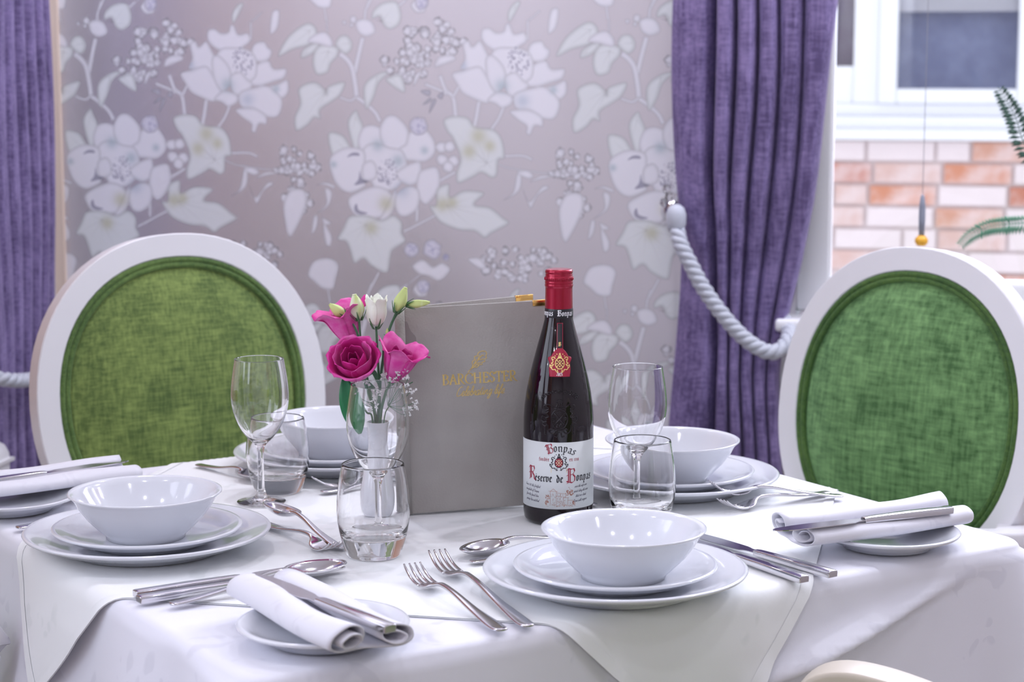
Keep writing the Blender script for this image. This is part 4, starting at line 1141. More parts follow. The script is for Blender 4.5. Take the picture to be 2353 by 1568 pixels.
BLK = {  # black letter, x-height .62
    'o': (.44, [((.10, .54), (.10, .10), (.20, .0)), ((.10, .54), (.22, .64), (.32, .52), (.32, .12), (.20, .0))]),
    'n': (.52, [((.02, .52), (.10, .62), (.10, .08), (.18, .0)), ((.12, .50), (.26, .63), (.36, .52), (.36, .10), (.45, .01))]),
    'p': (.46, [((.00, .52), (.10, .64), (.10, -.28)), ((.10, .52), (.24, .63), (.34, .50), (.34, .12), (.22, .0), (.10, .06)), ((.02, -.24), (.18, -.30))]),
    'a': (.46, [((.08, .48), (.20, .62), (.32, .52), (.32, .08), (.42, .0)), ((.32, .34), (.12, .26), (.08, .08), (.18, .0), (.32, .10))]),
    's': (.42, [((.32, .54), (.20, .63), (.08, .50), (.30, .22), (.28, .08), (.16, .0), (.04, .10))]),
    'e': (.40, [((.10, .54), (.10, .10), (.20, .0), (.32, .08)), ((.10, .54), (.20, .64), (.32, .50), (.12, .30))]),
    'r': (.36, [((.02, .52), (.10, .62), (.10, .08), (.18, .0)), ((.12, .48), (.24, .62), (.32, .54))]),
    'v': (.46, [((.04, .66), (.10, .56), (.10, .10), (.20, .0), (.34, .14), (.34, .50), (.26, .64), (.14, .52))]),
    'd': (.44, [((.10, .50), (.10, .10), (.20, .0), (.34, .12), (.34, .48), (.06, .92)), ((.10, .50), (.22, .60), (.33, .50))]),
    'f': (.32, [((.12, -.1), (.12, .76), (.22, .92), (.30, .84)), ((.02, .58), (.26, .60))]),
    'B': (.74, [((.16, .98), (.16, .06)), ((.28, .94), (.28, .06)), ((.02, .86), (.14, 1.02), (.36, .96), (.56, 1.0), (.62, .82), (.50, .62), (.30, .56)), ((.50, .58), (.64, .42), (.62, .14), (.44, .0), (.22, .06), (.04, -.04)), ((.02, .50), (.12, .56)), ((.16, .06), (.02, .12))]),
    'R': (.78, [((.16, .98), (.16, .06), (.04, -.02)), ((.28, .94), (.28, .10)), ((.02, .84), (.14, 1.02), (.36, .96), (.54, 1.0), (.60, .80), (.46, .56), (.28, .54)), ((.40, .52), (.56, .30), (.58, .08), (.70, -.02), (.78, .06)), ((.02, .46), (.12, .54))]),
    ' ': (.24, []), '1': (.26, [((.12, .0), (.12, .66)), ((.04, .56), (.12, .66))]), '3': (.34, [((.06, .58), (.20, .66), (.28, .52), (.14, .36), (.28, .20), (.20, .02), (.04, .08))]), '8': (.36, [((.18, .36), (.06, .50), (.18, .66), (.28, .52), (.06, .16), (.18, 0), (.30, .16), (.18, .36))]),
    '2': (.34, [((.06, .50), (.16, .66), (.28, .52), (.06, .04), (.30, .04))]), '0': (.36, [((.08, .50), (.08, .14), (.18, .0), (.28, .14), (.28, .50), (.18, .66), (.08, .50))]),
}
BLK['é'] = (.40, BLK['e'][1] + [((.16, .78), (.28, .90))]); SER_SP = .07


def text(s, font, k, sp=.04, slant=0.0):
    """strokes of a whole line, starting at x = 0, and its width"""
    x = 0; out = []
    for ch_ in s:
        w, st = font[ch_]; out += shift(st, x, 0, k, slant); x += (w + sp) * k
    return out, x


def ribbon_text(name, strokes, place, ang, w, t, mat, parent, step=5):
    V, F = nib_faces(strokes, place, ang, w, t, step); return mesh(name, V, F, mat, parent, False)


M['ink'] = nmat('black ink', (.02, .02, .03), .5); M['redink'] = nmat('crimson ink', (.36, .008, .04), .45); M['white_ink'] = nmat('white ink', (.82, .82, .84), .5)
M['sepia'] = nmat('sepia ink', (.52, .20, .12), .6); M['cream_ink'] = nmat('cream ink', (.80, .68, .46), .55); M['greyink'] = nmat('grey ink', (.16, .15, .2), .6)

# ------------------------------------------------------------------ wine bottle
BX, BY = .054, 2.286
BP = [(0, .006), (.022, .004), (.0335, .0), (.0375, .0012), (.0398, .005), (.0407, .012), (.0408, .030), (.0408, .108), (.0406, .122), (.0396, .136), (.0374, .152), (.0342, .168), (.0304, .184), (.0264, .199), (.0226, .213), (.0192, .225), (.0166, .2355), (.0156, .246)]
BPZ = [z for r, z in BP[4:]]; BPR = [r for r, z in BP[4:]]
M['bottle'] = nmat('dark wine bottle glass', (.006, .002, .005), .025, spec=.5)
M['capsule'] = nmat('metallic red capsule', (.36, .006, .035), .27, metal=.55, coat=.3); M['blackband'] = nmat('black neck band', (.012, .012, .018), .35)
M['label'] = nmat('matt white label paper', (.72, .76, .77), .7); n_ = noise(M['label'], 700, 2); bump(M['label'], n_.outputs[0], .08, .0003)
bt = thing('wine_bottle', 'dark wine bottle with red screw cap and white label before the grey menu', 'bottle', (BX, BY, T + .0012), math.radians(-1.5))
lathe('glass_body', BP, M['bottle'], bt, 96)


def brad(z): return float(np.interp(z, BPZ, BPR))


def onb(eps, z0=0.0, x0=0.0):
    def f(x, z):
        Z = z + z0; r = brad(Z) + eps; a = -PI / 2 + (x + x0) / max(r, .012); return Vector((r * math.cos(a), r * math.sin(a), Z))
    return f


CP = [(.0162, .2355), (.0163, .2365), (.0161, .243), (.0157, .272), (.0157, .2735), (.0163, .2745), (.0165, .2762), (.0160, .2775), (.0163, .2786), (.0163, .2798), (.0160, .2806), (.0163, .2815), (.0164, .2850), (.0160, .2860), (.0156, .2866), (.0158, .2876), (.0157, .2884), (.0153, .2892), (.0160, .2902), (.0161, .2918), (.0155, .2934), (.0143, .2942), (.0110, .2945), (0, .2945)]
CP = [(r, .2355 + (z - .2355) * .996) for r, z in CP]
cpo = lathe('capsule', CP, M['capsule'], bt, 64)
vs = []; fs = []
for i in range(44):                                              # fine knurling of the screw cap
    a = 2 * PI * i / 44; v, f = sweep_data([(.01655 * math.cos(a), .01655 * math.sin(a), .2816), (.01655 * math.cos(a), .01655 * math.sin(a), .2846)], circ(.0004, 5), up=(math.cos(a), math.sin(a), 0)); fs += [tuple(k + len(vs) for k in q) for q in f]; vs += v
mesh('knurling', vs, fs, M['capsule'], cpo)
lathe('neck_band', [(.01645, .2388), (.01650, .2390), (.01638, .2452), (.01618, .2488), (.01610, .2490)], M['blackband'], cpo, 64)


def cyl(r, z0):
    def f(x, z): a = -PI / 2 + x / r; return Vector((r * math.cos(a), r * math.sin(a), z0 + z))
    return f


st, w_ = text('Bonpas', BLK, .0066, .03); bw = w_
for q in (-.0016, -.0016 - .0260, .0246):
    ribbon_text('band_lettering', shift(st, q, .0, 1), cyl(.01672, .2413), .7, .0011, .00045, M['white_ink'], cpo)
# label
LB0, LB1 = .0205, .0985
lr = .0408 + .00025; vs = []; fs = []; na = 60
for i in range(na + 1):
    a = -PI / 2 + (-.0602 + .1204 * i / na) / .0408
    for z in (LB0, LB1): vs.append((lr * math.cos(a), lr * math.sin(a), z))
for i in range(na): fs.append((2 * i, 2 * i + 2, 2 * i + 3, 2 * i + 1))
lb = mesh('label', vs, fs, M['label'], bt); solid(lb, .0002, -1)
LP = onb(.00050)
# 'Bonpas' on an arch
st, w_ = text('onpas', BLK, .0098, .03)
stB, wB = text('B', BLK, .0105, .03)


def arched(x, y):
    R = .030; a = x / R; return LP(.0008 + (R + y) * math.sin(a), .0862 + (R + y) * math.cos(a) - R)


ribbon_text('arched_initial', shift(stB, -.0128, .0012), arched, .7, .0011, .0005, M['redink'], lb)
ribbon_text('arched_lettering', shift(st, -.0056, .0018), arched, .7, .0012, .0004, M['ink'], lb)
st, w_ = text('fond\u00e9e', BLK, .0046, .05); ribbon_text('small_lettering', shift(st, -.0233, .0766), LP, .7, .0006, .0003, M['redink'], lb)
st, w_ = text('en 1318', BLK, .0046, .04); ribbon_text('small_lettering', shift(st, .0128, .0766), LP, .7, .0006, .0003, M['redink'], lb)
# title
st, w_ = text('R', BLK, .0155, 0); ribbon_text('title_initial', shift(st, -.0392, .0535), LP, .7, .0017, .0006, M['redink'], lb)
st, w_ = text('\u00e9serve', BLK, .0092, .0); ribbon_text('title_lettering', shift(st, -.0293, .0524), LP, .7, .0016, .0005, M['ink'], lb)
st, w_ = text('de', BLK, .0094, .02); ribbon_text('title_lettering', shift(st, -.0022, .0520), LP, .7, .0016, .0005, M['ink'], lb)
st, w_ = text('B', BLK, .0165, 0); ribbon_text('title_initial', shift(st, .0094, .0512), LP, .7, .0017, .0006, M['redink'], lb)
st, w_ = text('onpas', BLK, .0100, .04); ribbon_text('title_lettering', shift(st, .0214, .0530), LP, .7, .0016, .0005, M['ink'], lb)
# script lines
for lines, x0, dx, sl in ((('Since 1318, the fortified', 'stronghold of Bonpas,', 'from the french lion', 'passage has watched'), -.0460, (0, .0008, .0014, .0016), -.10), (('over the safe river', 'point along the river', 'that once leads', 'Rome with Avignon'.replace('A', 'a')), .0195, (0, -.0008, .0014, -.0016), .10)):
    allst = []
    for i, s in enumerate(lines):
        st, w_ = text(s, SCR, .0031, .0, .35); allst += [tuple(([q[0]] if isinstance(q[0], str) else []) + [(x, y + sl * (x - 0) * .6) for x, y in (q[1:] if isinstance(q[0], str) else q)]) for q in shift(st, x0 + dx[i], .0475 - .0056 * i + (-.0035 if sl > 0 else -.0045 + .0), 1)]
    ribbon_text('script_lines', allst, LP, .6, .00032, .00022, M['greyink'], lb, 3)


def disc_strokes(cx, cy, rx, ry, n=18): return [('c',) + arc(cx, cy, rx, ry, 0, 360, n)]


def fill_poly(name, polys, place, mat, parent):
    V = []; F = []
    for p in polys: o = len(V); V += [place(x, y) for x, y in p]; F.append(tuple(range(o, len(V))))
    return mesh(name, V, F, mat, parent, False)


def ell(cx, cy, rx, ry, n=24): return [(cx + rx * math.cos(2 * PI * i / n), cy + ry * math.sin(2 * PI * i / n)) for i in range(n)]


def crest(cx, cy, k, place, place2, mats, parent, nm):
    """mantled oval shield quartered by a diagonal cross, mitre above, scrolls at the sides, stars over it"""
    fld, line, orn = mats
    fill_poly(nm + '_field', [ell(cx, cy, .42 * k, .50 * k)], place, fld, parent)
    ss = [((-.30, .34), (.30, -.34)), ((.30, .34), (-.30, -.34))] + [((a, b), (a + .14, b)) for a, b in ((-.07, .30), (-.07, .24), (-.36, .02), (.22, .02), (-.36, -.04), (.22, -.04), (-.07, -.26), (-.07, -.32))]
    ribbon_text(nm + '_cross', shift(ss, cx, cy, k), place2, .9, .05 * k, .07 * k, line, parent)
    oo = [('c',) + arc(0, 0, .46, .54, 0, 360, 22)]
    for s in (-1, 1):
        oo += [('c', (s * .46, .46), (s * .62, .62), (s * .82, .56), (s * .78, .36), (s * .62, .40)), ('c', (s * .78, .40), (s * .70, .14), (s * .86, .02), (s * .76, -.10)), ('c', (s * .62, -.06), (s * .80, -.26), (s * 1.02, -.16), (s * .98, -.38), (s * .80, -.40)),
               ('c', (s * .92, -.40), (s * .74, -.62), (s * .48, -.60), (s * .40, -.78)), ('c', (s * .20, -.62), (s * .30, -.86), (s * .12, -.84)), ((s * .14, .62), (s * .06, .84), (0, .90))]
    oo += [((0, .86), (0, 1.04)), ((-.08, .97), (.08, .97)), ((-.2, .58), (.2, .58)), ((-.16, .66), (.16, .66))]
    ribbon_text(nm + '_mantling', shift(oo, cx, cy, k), place, .6, .10 * k, .085 * k, orn, parent, 6)
    stv = []
    for x, y in ((-.30, .92), (-.48, .74), (.30, .92), (.48, .74)):
        stv.append([(cx + k * (x + (.085 if i % 2 == 0 else .035) * math.cos(PI / 2 + i * PI / 5)), cy + k * (y + (.085 if i % 2 == 0 else .035) * math.sin(PI / 2 + i * PI / 5))) for i in range(10)])
    fill_poly(nm + '_stars', stv, place, orn, parent)


crest(.0008, .0750, .0102, onb(.00045), onb(.00055), (M['redink'], M['cream_ink'], M['ink']), lb, 'crest')
for s in (-1, 1): fill_poly('crest_key', [[(.0008 + s * .0086, .0688), (.0008 + s * .0092, .0688), (.0008 + s * .0092, .0632), (.0008 + s * .0086, .0632)]], onb(.0004), M['cream_ink'], lb)
# sepia drawing of the walled house
hs = [((-.0165, .0258), (.0165, .0258)), ((-.0105, .026), (-.0105, .0415), (-.007, .0445), (-.0035, .0415), (-.0035, .026)), ((-.0125, .0415), (-.0018, .0415)), ((-.0035, .0400), (.0075, .0385), (.0075, .034)), ((-.0035, .0360), (.0075, .0350)), ((.0040, .034), (.0110, .034)), ((.0048, .034), (.0048, .026)), ((.0100, .034), (.0100, .026)), ((.0100, .031), (.0165, .0305), (.0165, .026)),
      ((-.002, .0385), (-.002, .0372)), ((.001, .0382), (.001, .037)), ((.004, .038), (.004, .0366)), ((-.002, .034), (-.002, .032)), ((.001, .034), (.001, .032)), ((-.0072, .038), (-.0072, .036)), ((-.0072, .033), (-.0072, .031)), ((-.0105, .033), (-.0145, .0325), (-.0155, .026)), ('c', (.001, .026), (.001, .029), (.0022, .0305), (.0034, .029), (.0034, .026)), ((.0128, .0285), (.0128, .0265))]
rng = random.Random(5)
for cx_, cy_, r_ in ((.0118, .0420, .0040), (.0095, .0395, .0028), (-.0142, .0345, .0024), (-.0150, .0285, .0022), (.0172, .0275, .0018), (.0140, .0385, .0022)):
    for _k in range(16):
        a = rng.uniform(0, 6.28); q = r_ * math.sqrt(rng.random()); x, y = cx_ + q * math.cos(a), cy_ + q * math.sin(a); hs.append((('c'), (x - .0005, y), (x, y + .0006), (x + .0006, y - .0001), (x + .0001, y - .0005)))
for _k in range(46):
    x = rng.uniform(-.0165, .0185); y = .0258 + rng.uniform(-.0022, .0006); hs.append(((x, y), (x + rng.uniform(.0006, .0018), y + rng.uniform(-.0002, .0004))))
for _k in range(40):
    x = rng.uniform(-.0102, .0072); y = rng.uniform(.0268, .0395); hs.append(((x, y), (x, y - rng.uniform(.0004, .0016))))
ribbon_text('house_drawing', hs, onb(.0005, .0, .0014), .8, .00022, .00026, M['sepia'], lb, 3)
# neck tag
nt2 = mesh('neck_tag', *(lambda P_: ([onb(.0004, 0, .0012)(x, z) for x, z in P_[0]], P_[1]))(([(-.0035, .2330), (.0035, .2330)], [])), M['blackband'], bt)
bpy.data.objects.remove(nt2)


def plate_on(name, pts, eps, mat, parent, rows=14):
    """outline polygon (left-right symmetric about 0) given by half widths at heights -> curved plate"""
    zs = np.linspace(pts[0][0], pts[-1][0], rows * 3); V = []; F = []; n = 9; f = onb(eps, 0, .0014)
    for z in zs:
        h = float(np.interp(z, [p[0] for p in pts], [p[1] for p in pts]))
        for i in range(n): V.append(f(h * (-1 + 2 * i / (n - 1)), z))
    for j in range(len(zs) - 1):
        for i in range(n - 1): F.append((j * n + i, j * n + i + 1, (j + 1) * n + i + 1, (j + 1) * n + i))
    o = mesh(name, V, F, mat, parent); solid(o, .0003, -1); return o


tagp = plate_on('neck_tag', [(.1735, .0118), (.1755, .0120), (.178, .0125), (.1835, .0128), (.1860, .0120), (.1890, .0122), (.1935, .0142), (.1955, .0136), (.1962, .0100), (.1990, .0088), (.2020, .0066), (.2045, .0037), (.2052, .0036), (.2335, .0034)], .0006, M['redink'], bt, 22)
plate_on('tag_ribbon', [(.2055, .0029), (.2330, .0028)], .0008, M['blackband'], tagp, 6)
of_ = lambda e: onb(e, 0, .0014)
st, w_ = text('B', BLK, .0042, 0); ribbon_text('tag_initial', shift(st, -.0016, .2078), of_(.0009), .7, .0008, .0003, M['foil'], tagp)
M['tagfield'] = nmat('dark red tag field', (.20, .01, .03), .4)
crest(0, .1885, .0112, of_(.0008), of_(.00095), (M['tagfield'], M['foil'], M['foil']), tagp, 'tag_crest')
st, w_ = text('2021', BLK, .0052, .06)


def tarch(x, y):
    R = .016; a = x / R; return of_(.0009)((R - y) * math.sin(a), .1905 - (R - y) * math.cos(a))


ribbon_text('tag_year', shift(st, -w_ / 2, .0), tarch, .7, .0009, .0004, M['white_ink'], tagp)
# embossed crest in the glass, tubes melted into the surface
def emboss(strokes, cx, cy, k, rad):
    V = []; F = []
    for s in shift(strokes, cx, cy, k):
        curved = s[0] == 'c'; pts = s[1:] if isinstance(s[0], str) else s; q = cat(pts, 5) if curved else [np.array(pts[0], float) * (1 - t) + np.array(pts[-1], float) * t for t in (0, .33, .67, 1)]
        v, f = sweep_data([onb(.0)(a, b) for a, b in q], circ(rad, 6), up=(0, -1, .01)); o = len(V); V += v; F += [tuple(i + o for i in g) for g in f]
    return V, F


em_ = [('c',) + arc(0, 0, .46, .56, 0, 360, 26), ((-.31, .36), (.31, -.36)), ((.31, .36), (-.31, -.36)), ('c', (-.40, .12), (-.26, .10), (-.27, -.08), (-.40, -.10)), ((-.40, .0), (-.3, .0)), ('c', (.24, .08), (.36, .12), (.38, .0), (.30, -.04)), ((.30, -.10), (.30, -.13)), ('c', (-.12, .36), (0, .44), (.12, .36)), ('c', (-.16, -.42), (-.08, -.26), (0, -.40), (.08, -.26), (.16, -.42)), ((-.18, -.44), (.18, -.44))]
for s in (-1, 1):
    em_ += [('c', (s * .34, .66), (s * .62, .82), (s * .90, .70), (s * .80, .48), (s * .62, .56), (s * .70, .66)), ('c', (s * .60, .46), (s * .74, .30), (s * .62, .14), (s * .78, .06)), ('c', (s * .70, -.02), (s * .96, .16), (s * 1.06, -.06), (s * .88, -.18), (s * .72, -.12)), ('c', (s * .86, -.18), (s * 1.0, -.30), (s * .80, -.40), (s * .70, -.28)),
            ('c', (s * .66, -.34), (s * .62, -.66), (s * .40, -.82), (s * .22, -.66), (s * .36, -.54), (s * .46, -.62)), ('c', (s * .20, -.62), (s * .10, -.78), (s * .14, -1.0), (s * .28, -.94)), ((s * .84, -.36), (s * .84, -.86)), ((s * .84, -.86), (s * .76, -.86)), ((s * .84, -.76), (s * .78, -.76)), ('c', (s * .18, .66), (s * .10, .84), (s * .18, .98), (0, 1.08))]
em_ += [((-.3, .60), (.3, .60)), ((-.22, -.62), (.22, -.62)), ((0, .64), (0, .9)), ((-.05, -.74), (.05, -.74))]
for i in range(9):
    a = PI * (.10 + .80 * i / 8); x, y = 1.02 * math.cos(a), 1.0 + .52 * math.sin(a)
    em_ += [('c',) + arc(x, y, .07, .07, 0, 300, 6), ('c', (x + .07, y), (x + .13, y + .06), (x + .10, y + .12))]
emb = mesh('embossed_crest', *emboss(em_, .0012, .1255, .0205, .00085), M['bottle'], bt)
emb2 = None

# ------------------------------------------------------------------ menu folder
M['leather'] = nmat('grey menu leather', (.42, .40, .385), .46, spec=.4)
v_ = node(M['leather'], 'ShaderNodeTexVoronoi'); v_.inputs['Scale'].default_value = 420
tc_ = node(M['leather'], 'ShaderNodeTexCoord'); M['leather'].node_tree.links.new(tc_.outputs['Object'], v_.inputs['Vector'])
bump(M['leather'], v_.outputs['Distance'], .35, .0006)
nz_ = noise(M['leather'], 7, 3); r_ = ramp(M['leather'], nz_.outputs[0], [(.40, (.35, .33, .31)), (.60, (.40, .385, .365))]); M['leather'].node_tree.links.new(r_.outputs[0], NT(M['leather'])[3].inputs['Base Color'])
M['page'] = nmat('white menu page', (.75, .75, .74), .7)
MY = math.radians(11.5); MLX, MLY = -.1275, 2.3065
mn = thing('menu_folder', 'grey leather menu folder with gold lettering standing ajar behind the bottle', 'menu', (MLX, MLY, T + .0012), MY)
MW, MH = .186, .2455
LEAN = math.radians(1.9)                                      # stands a touch askew


def mp(x, y, z): return Vector((x * math.cos(LEAN) - z * math.sin(LEAN) * 1.0, y + z * .0, z * math.cos(LEAN) + x * math.sin(LEAN) + .0))


def slab(name, corners, th, mat, bev=.0012):
    """corners: four (x, y) plan points handled as a plate from z0 to z1"""
    v, f = box_data((0, 0, 0), (1, 1, 1)); return None


def cover(name, ang, W, z0, z1, th, y0, mat, parent, x0=.006):
    c, s = math.cos(ang), math.sin(ang); out = rrect(W, z1 - z0, .006, 4); vs = []
    for yy in (0, th):
        for a, b in out: xx = x0 + W / 2 + a; vs.append(mp(xx * c - yy * s, y0 + xx * s + yy * c, (z0 + z1) / 2 + b))
    k = len(out); fs = [tuple(range(k)), tuple(range(k, 2 * k))[::-1]] + [(i, k + i, k + (i + 1) % k, (i + 1) % k) for i in range(k)]
    o = mesh(name, vs, fs, mat, parent, False); bevel(o, .0009, 2)
    bmx = bmesh.new(); bmx.from_mesh(o.data); bmesh.ops.recalc_face_normals(bmx, faces=bmx.faces); bmx.to_mesh(o.data); bmx.free(); return o


OPEN = math.radians(16)
cv = cover('front_cover', 0, MW - .006, 0, MH, .0030, 0, M['leather'], mn)
bc = cover('back_cover', OPEN, MW - .008, 0, MH, .0030, .0065, M['leather'], mn, .004)
cover('page', math.radians(4.5), MW - .018, .003, MH - .003, .0007, .0050, M['page'], mn, .008); cover('page', math.radians(7), MW - .018, .003, MH - .003, .0007, .0058, M['page'], mn, .008)
vs = []; fs = []                                              # rounded spine
sp = [(.010, 0), (.005, -.0004), (.0015, .0012), (0, .0048), (.0012, .0085), (.006, .0104)]
sp = cat(sp, 5)
for x, y in sp:
    for z in (0, MH): vs.append(mp(x, y, z))
for i in range(len(sp) - 1): fs.append((2 * i, 2 * i + 1, 2 * i + 3, 2 * i + 2))
s_ = mesh('spine', vs, fs, M['leather'], mn); solid(s_, .0016, 0)
CM = lambda x, z, e=-.00035: mp(x, e, z)


def corner(ang, W, y0, x0, par, wid=.023, hgt=.0065):
    c, s = math.cos(ang), math.sin(ang); pts = []
    vv = []
    for yy in (-.0009, .0039):
        for a, b in ((x0 + W - wid, MH - hgt), (x0 + W + .0007, MH - hgt), (x0 + W + .0007, MH + .0007), (x0 + W - wid, MH + .0007)): vv.append(mp(a * c - yy * s, y0 + a * s + yy * c, b))
    o = mesh('gold_corner', vv, [(0, 1, 2, 3), (7, 6, 5, 4), (0, 4, 5, 1), (1, 5, 6, 2), (2, 6, 7, 3), (3, 7, 4, 0)], M['gold'], par, False); bevel(o, .0007, 2)
    bmx = bmesh.new(); bmx.from_mesh(o.data); bmesh.ops.recalc_face_normals(bmx, faces=bmx.faces); bmx.to_mesh(o.data); bmx.free(); return o


corner(0, MW - .006, 0, .006, cv); corner(OPEN, MW - .008, .0065, .004, bc)
st, w_ = text('BARCHESTER', SER, .0112, SER_SP)
kx = .0895 / w_; st = shift(st, 0, 0, kx); ribbon_text('title_lettering', shift(st, .0520, .1520), lambda x, y: CM(x, y), 0.0, .0019, .0008, M['foil'], cv)
st, w_ = text('Celebrating life', SCR, .0136, -.006, .30); kx = .0575 / w_; st = shift(st, 0, 0, kx)
ribbon_text('script_lettering', shift(st, .0675, .1375), lambda x, y: CM(x, y), .7, .0009, .0008, M['foil'], cv, 6)
# oak leaf emblem
lf = [('c', (.0, .0), (.12, .12), (.20, .30), (.18, .50), (.30, .60), (.34, .80), (.48, .82), (.56, 1.0), (.74, 1.08), (.96, 1.06), (1.04, .92), (.98, .80), (1.02, .68), (.90, .60), (.92, .48), (.76, .44), (.74, .32), (.58, .30), (.46, .18), (.28, .18), (.12, .10)),
      ('c', (-.10, -.10), (.16, .16), (.50, .56), (.80, .88)), ('c', (.26, .28), (.34, .46), (.40, .66)), ('c', (.42, .46), (.54, .66), (.60, .86)), ('c', (.38, .40), (.54, .40), (.68, .42)), ('c', (.56, .60), (.72, .60), (.86, .64)), ('c', (.62, .70), (.72, .82), (.88, .84)), ('c', (.30, .22), (.42, .30), (.54, .33))]
ribbon_text('leaf_emblem', shift(lf, .0845, .1672, .0205), lambda x, y: CM(x, y), .8, .0007, .0009, M['foil'], cv, 5)
M['stain'] = nmat('water stain on leather', (.255, .235, .225), .5)
sv = [(.0125 + .0085 * math.cos(a) * (1 + .25 * math.sin(3 * a + 1)), .2120 + .0150 * math.sin(a) * (1 + .18 * math.cos(4 * a)) - .006 * math.cos(a)) for a in np.linspace(0, 2 * PI, 28, endpoint=False)]

V = [CM(x, z, -.00012) for x, z in sv]; mesh('water_stain', V, [tuple(range(len(V)))], M['stain'], cv, False)

# ------------------------------------------------------------------ vase with lisianthus and baby's breath
VX, VY = -.156, 2.287
vz = thing('bud_vase', 'slim white china bud vase seen through the middle wine glass and tumbler', 'vase', (VX, VY, T + .0012))
vo = [(0, .003), (.0145, .003), (.0155, 0), (.0180, .0005), (.0222, .010), (.0238, .022), (.0232, .034), (.0200, .050), (.0162, .066), (.0132, .082), (.0122, .094), (.0127, .106), (.0140, .1145)]
vi = [(.0136, .1155), (.0128, .1148), (.0114, .106), (.0108, .094), (.0118, .082), (.0148, .066), (.0186, .050), (.0215, .034), (.0222, .022), (.0200, .010), (0, .006)]
seam(vo + vi, M['porcelain'], vz, (9, len(vo + vi) - 1), ('body', 'neck'), 48)

M['stem'] = nmat('flower stem', (.055, .16, .075), .45); M['sepal'] = nmat('dark green sepal', (.06, .17, .06), .5)
M['leafg'] = nmat('glossy green leaf', (.015, .21, .075), .3, coat=.2)
M['bud'] = nmat('pale green bud', (.55, .66, .24), .5); M['cream'] = nmat('cream petal', (.80, .81, .66), .5)
for k_ in ('bud', 'cream'):
    m_ = M[k_]; c0 = tuple(NT(m_)[3].inputs['Base Color'].default_value)[:3]; nz = noise(m_, 55, 2, stretch=(1, 1, .25)); r_ = ramp(m_, nz.outputs[0], [(.52 if k_ == 'bud' else .38, c0), (.78 if k_ == 'bud' else .62, (.86, .88, .80))]); m_.node_tree.links.new(r_.outputs[0], NT(m_)[3].inputs['Base Color'])
M['gyp'] = nmat('white tiny blossom', (.86, .86, .86), .6)


def petal_mat(name, a, b):
    m = nmat(name, a, .5, sheen=.12, sheen_tint=(1, .4, .8)); nz = noise(m, 90, 3); r = ramp(m, nz.outputs[0], [(.35, a), (.70, b)]); m.node_tree.links.new(r.outputs[0], NT(m)[3].inputs['Base Color'])
    NT(m)[3].inputs['Subsurface Weight'].default_value = .15; NT(m)[3].inputs['Subsurface Radius'].default_value = (.01, .003, .006); return m


M['pink'] = petal_mat('magenta petal', (.60, .012, .25), (.70, .035, .34)); M['pinkpale'] = petal_mat('pale magenta petal', (.68, .04, .33), (.74, .16, .46)); M['pinkdeep'] = petal_mat('deep magenta petal', (.42, .004, .16), (.54, .012, .24))


def petal(root, ax, prof, a0, span, mat, ruffle=.06, seed=0, name='petal', nu=13, tip=.0):
    """patch of a surface of revolution about ax (Matrix): prof (r, h); a0 centre angle; span half width; edge ruffled"""
    q = cat(prof, 5); nv = len(q); vs = []
    for i in range(nu):
        s = -1 + 2 * i / (nu - 1)
        for j, (r, h) in enumerate(q):
            t = j / (nv - 1); wid = span * (math.sin(PI * min(.98, .16 + .62 * t)) ** .6) * (1 - .22 * max(0, t - .8) / .2 * abs(s) ** 1.5)
            a = a0 + s * wid; e = ruffle * t * t * math.sin(4.2 * s + seed) * .42 + ruffle * .12 * t ** 3 * math.sin(9 * s + 2 * seed)
            rr = r * (1 + e * .6) + .0006 * abs(s); hh = h - q[-1][1] * (.09 * abs(s) ** 2.4 * t ** 2) + tip * (1 - abs(s)) * t ** 3 + e * .012
            vs.append(ax @ Vector((rr * math.cos(a), rr * math.sin(a), hh)))
    o = mesh(name, vs, grid_faces(nu, nv), mat, root); solid(o, .0004, 0); return o


def axis(p, d, roll=0.0):
    d = Vector(d).normalized(); R = d.to_track_quat('Z', 'Y').to_matrix().to_4x4(); return Matrix.Translation(Vector(p)) @ R @ Matrix.Rotation(roll, 4, 'Z')


V0 = Vector((VX, VY, T + .0012))


def P3(x, y, z): return Vector((x, y, T + z)) - V0          # world (z above the table) to the flower's own frame, based at the vase


def stem(root, pts, r=.0017, name='stem', mat=None):
    q = cat(pts, 8); n = len(q); return sweep(name, q, circ(r, 8), mat or M['stem'], root, scale=[1.15 - .3 * i / (n - 1) for i in range(n)])


def sepals(par, ax, r, L, n=5, spread=.9):
    for k in range(n):
        a = 2 * PI * k / n; vs = []
        for j in range(5):
            t = j / 4; w = .0016 * (1 - t) + .0002; rr = r * (.4 + .6 * math.sin(t * 1.5)) * 1.12 + spread * .002 * t * t; h = -.003 + L * t
            c, s = math.cos(a), math.sin(a)
            vs += [ax @ Vector((rr * c - w * s, rr * s + w * c, h)), ax @ Vector((rr * c + w * s, rr * s - w * c, h))]
        o = mesh('sepal', vs, [(2 * j, 2 * j + 1, 2 * j + 3, 2 * j + 2) for j in range(4)], M['sepal'], par); solid(o, .0004, 0)


def lathe_ax(name, ax, prof, mat, par, seg=20, twist=0.0, lobes=0, amp=0.0):
    q = cat(prof, 4); vs = []; m = len(q)
    for i in range(seg):
        for j, (r, h) in enumerate(q):
            a = 2 * PI * i / seg + twist * j / m; rr = r * (1 + amp * math.cos(lobes * 2 * PI * i / seg) * min(1, j / m * 2)); vs.append(ax @ Vector((rr * math.cos(a), rr * math.sin(a), h)))
    return mesh(name, vs, grid_faces(seg, m, True), mat, par)


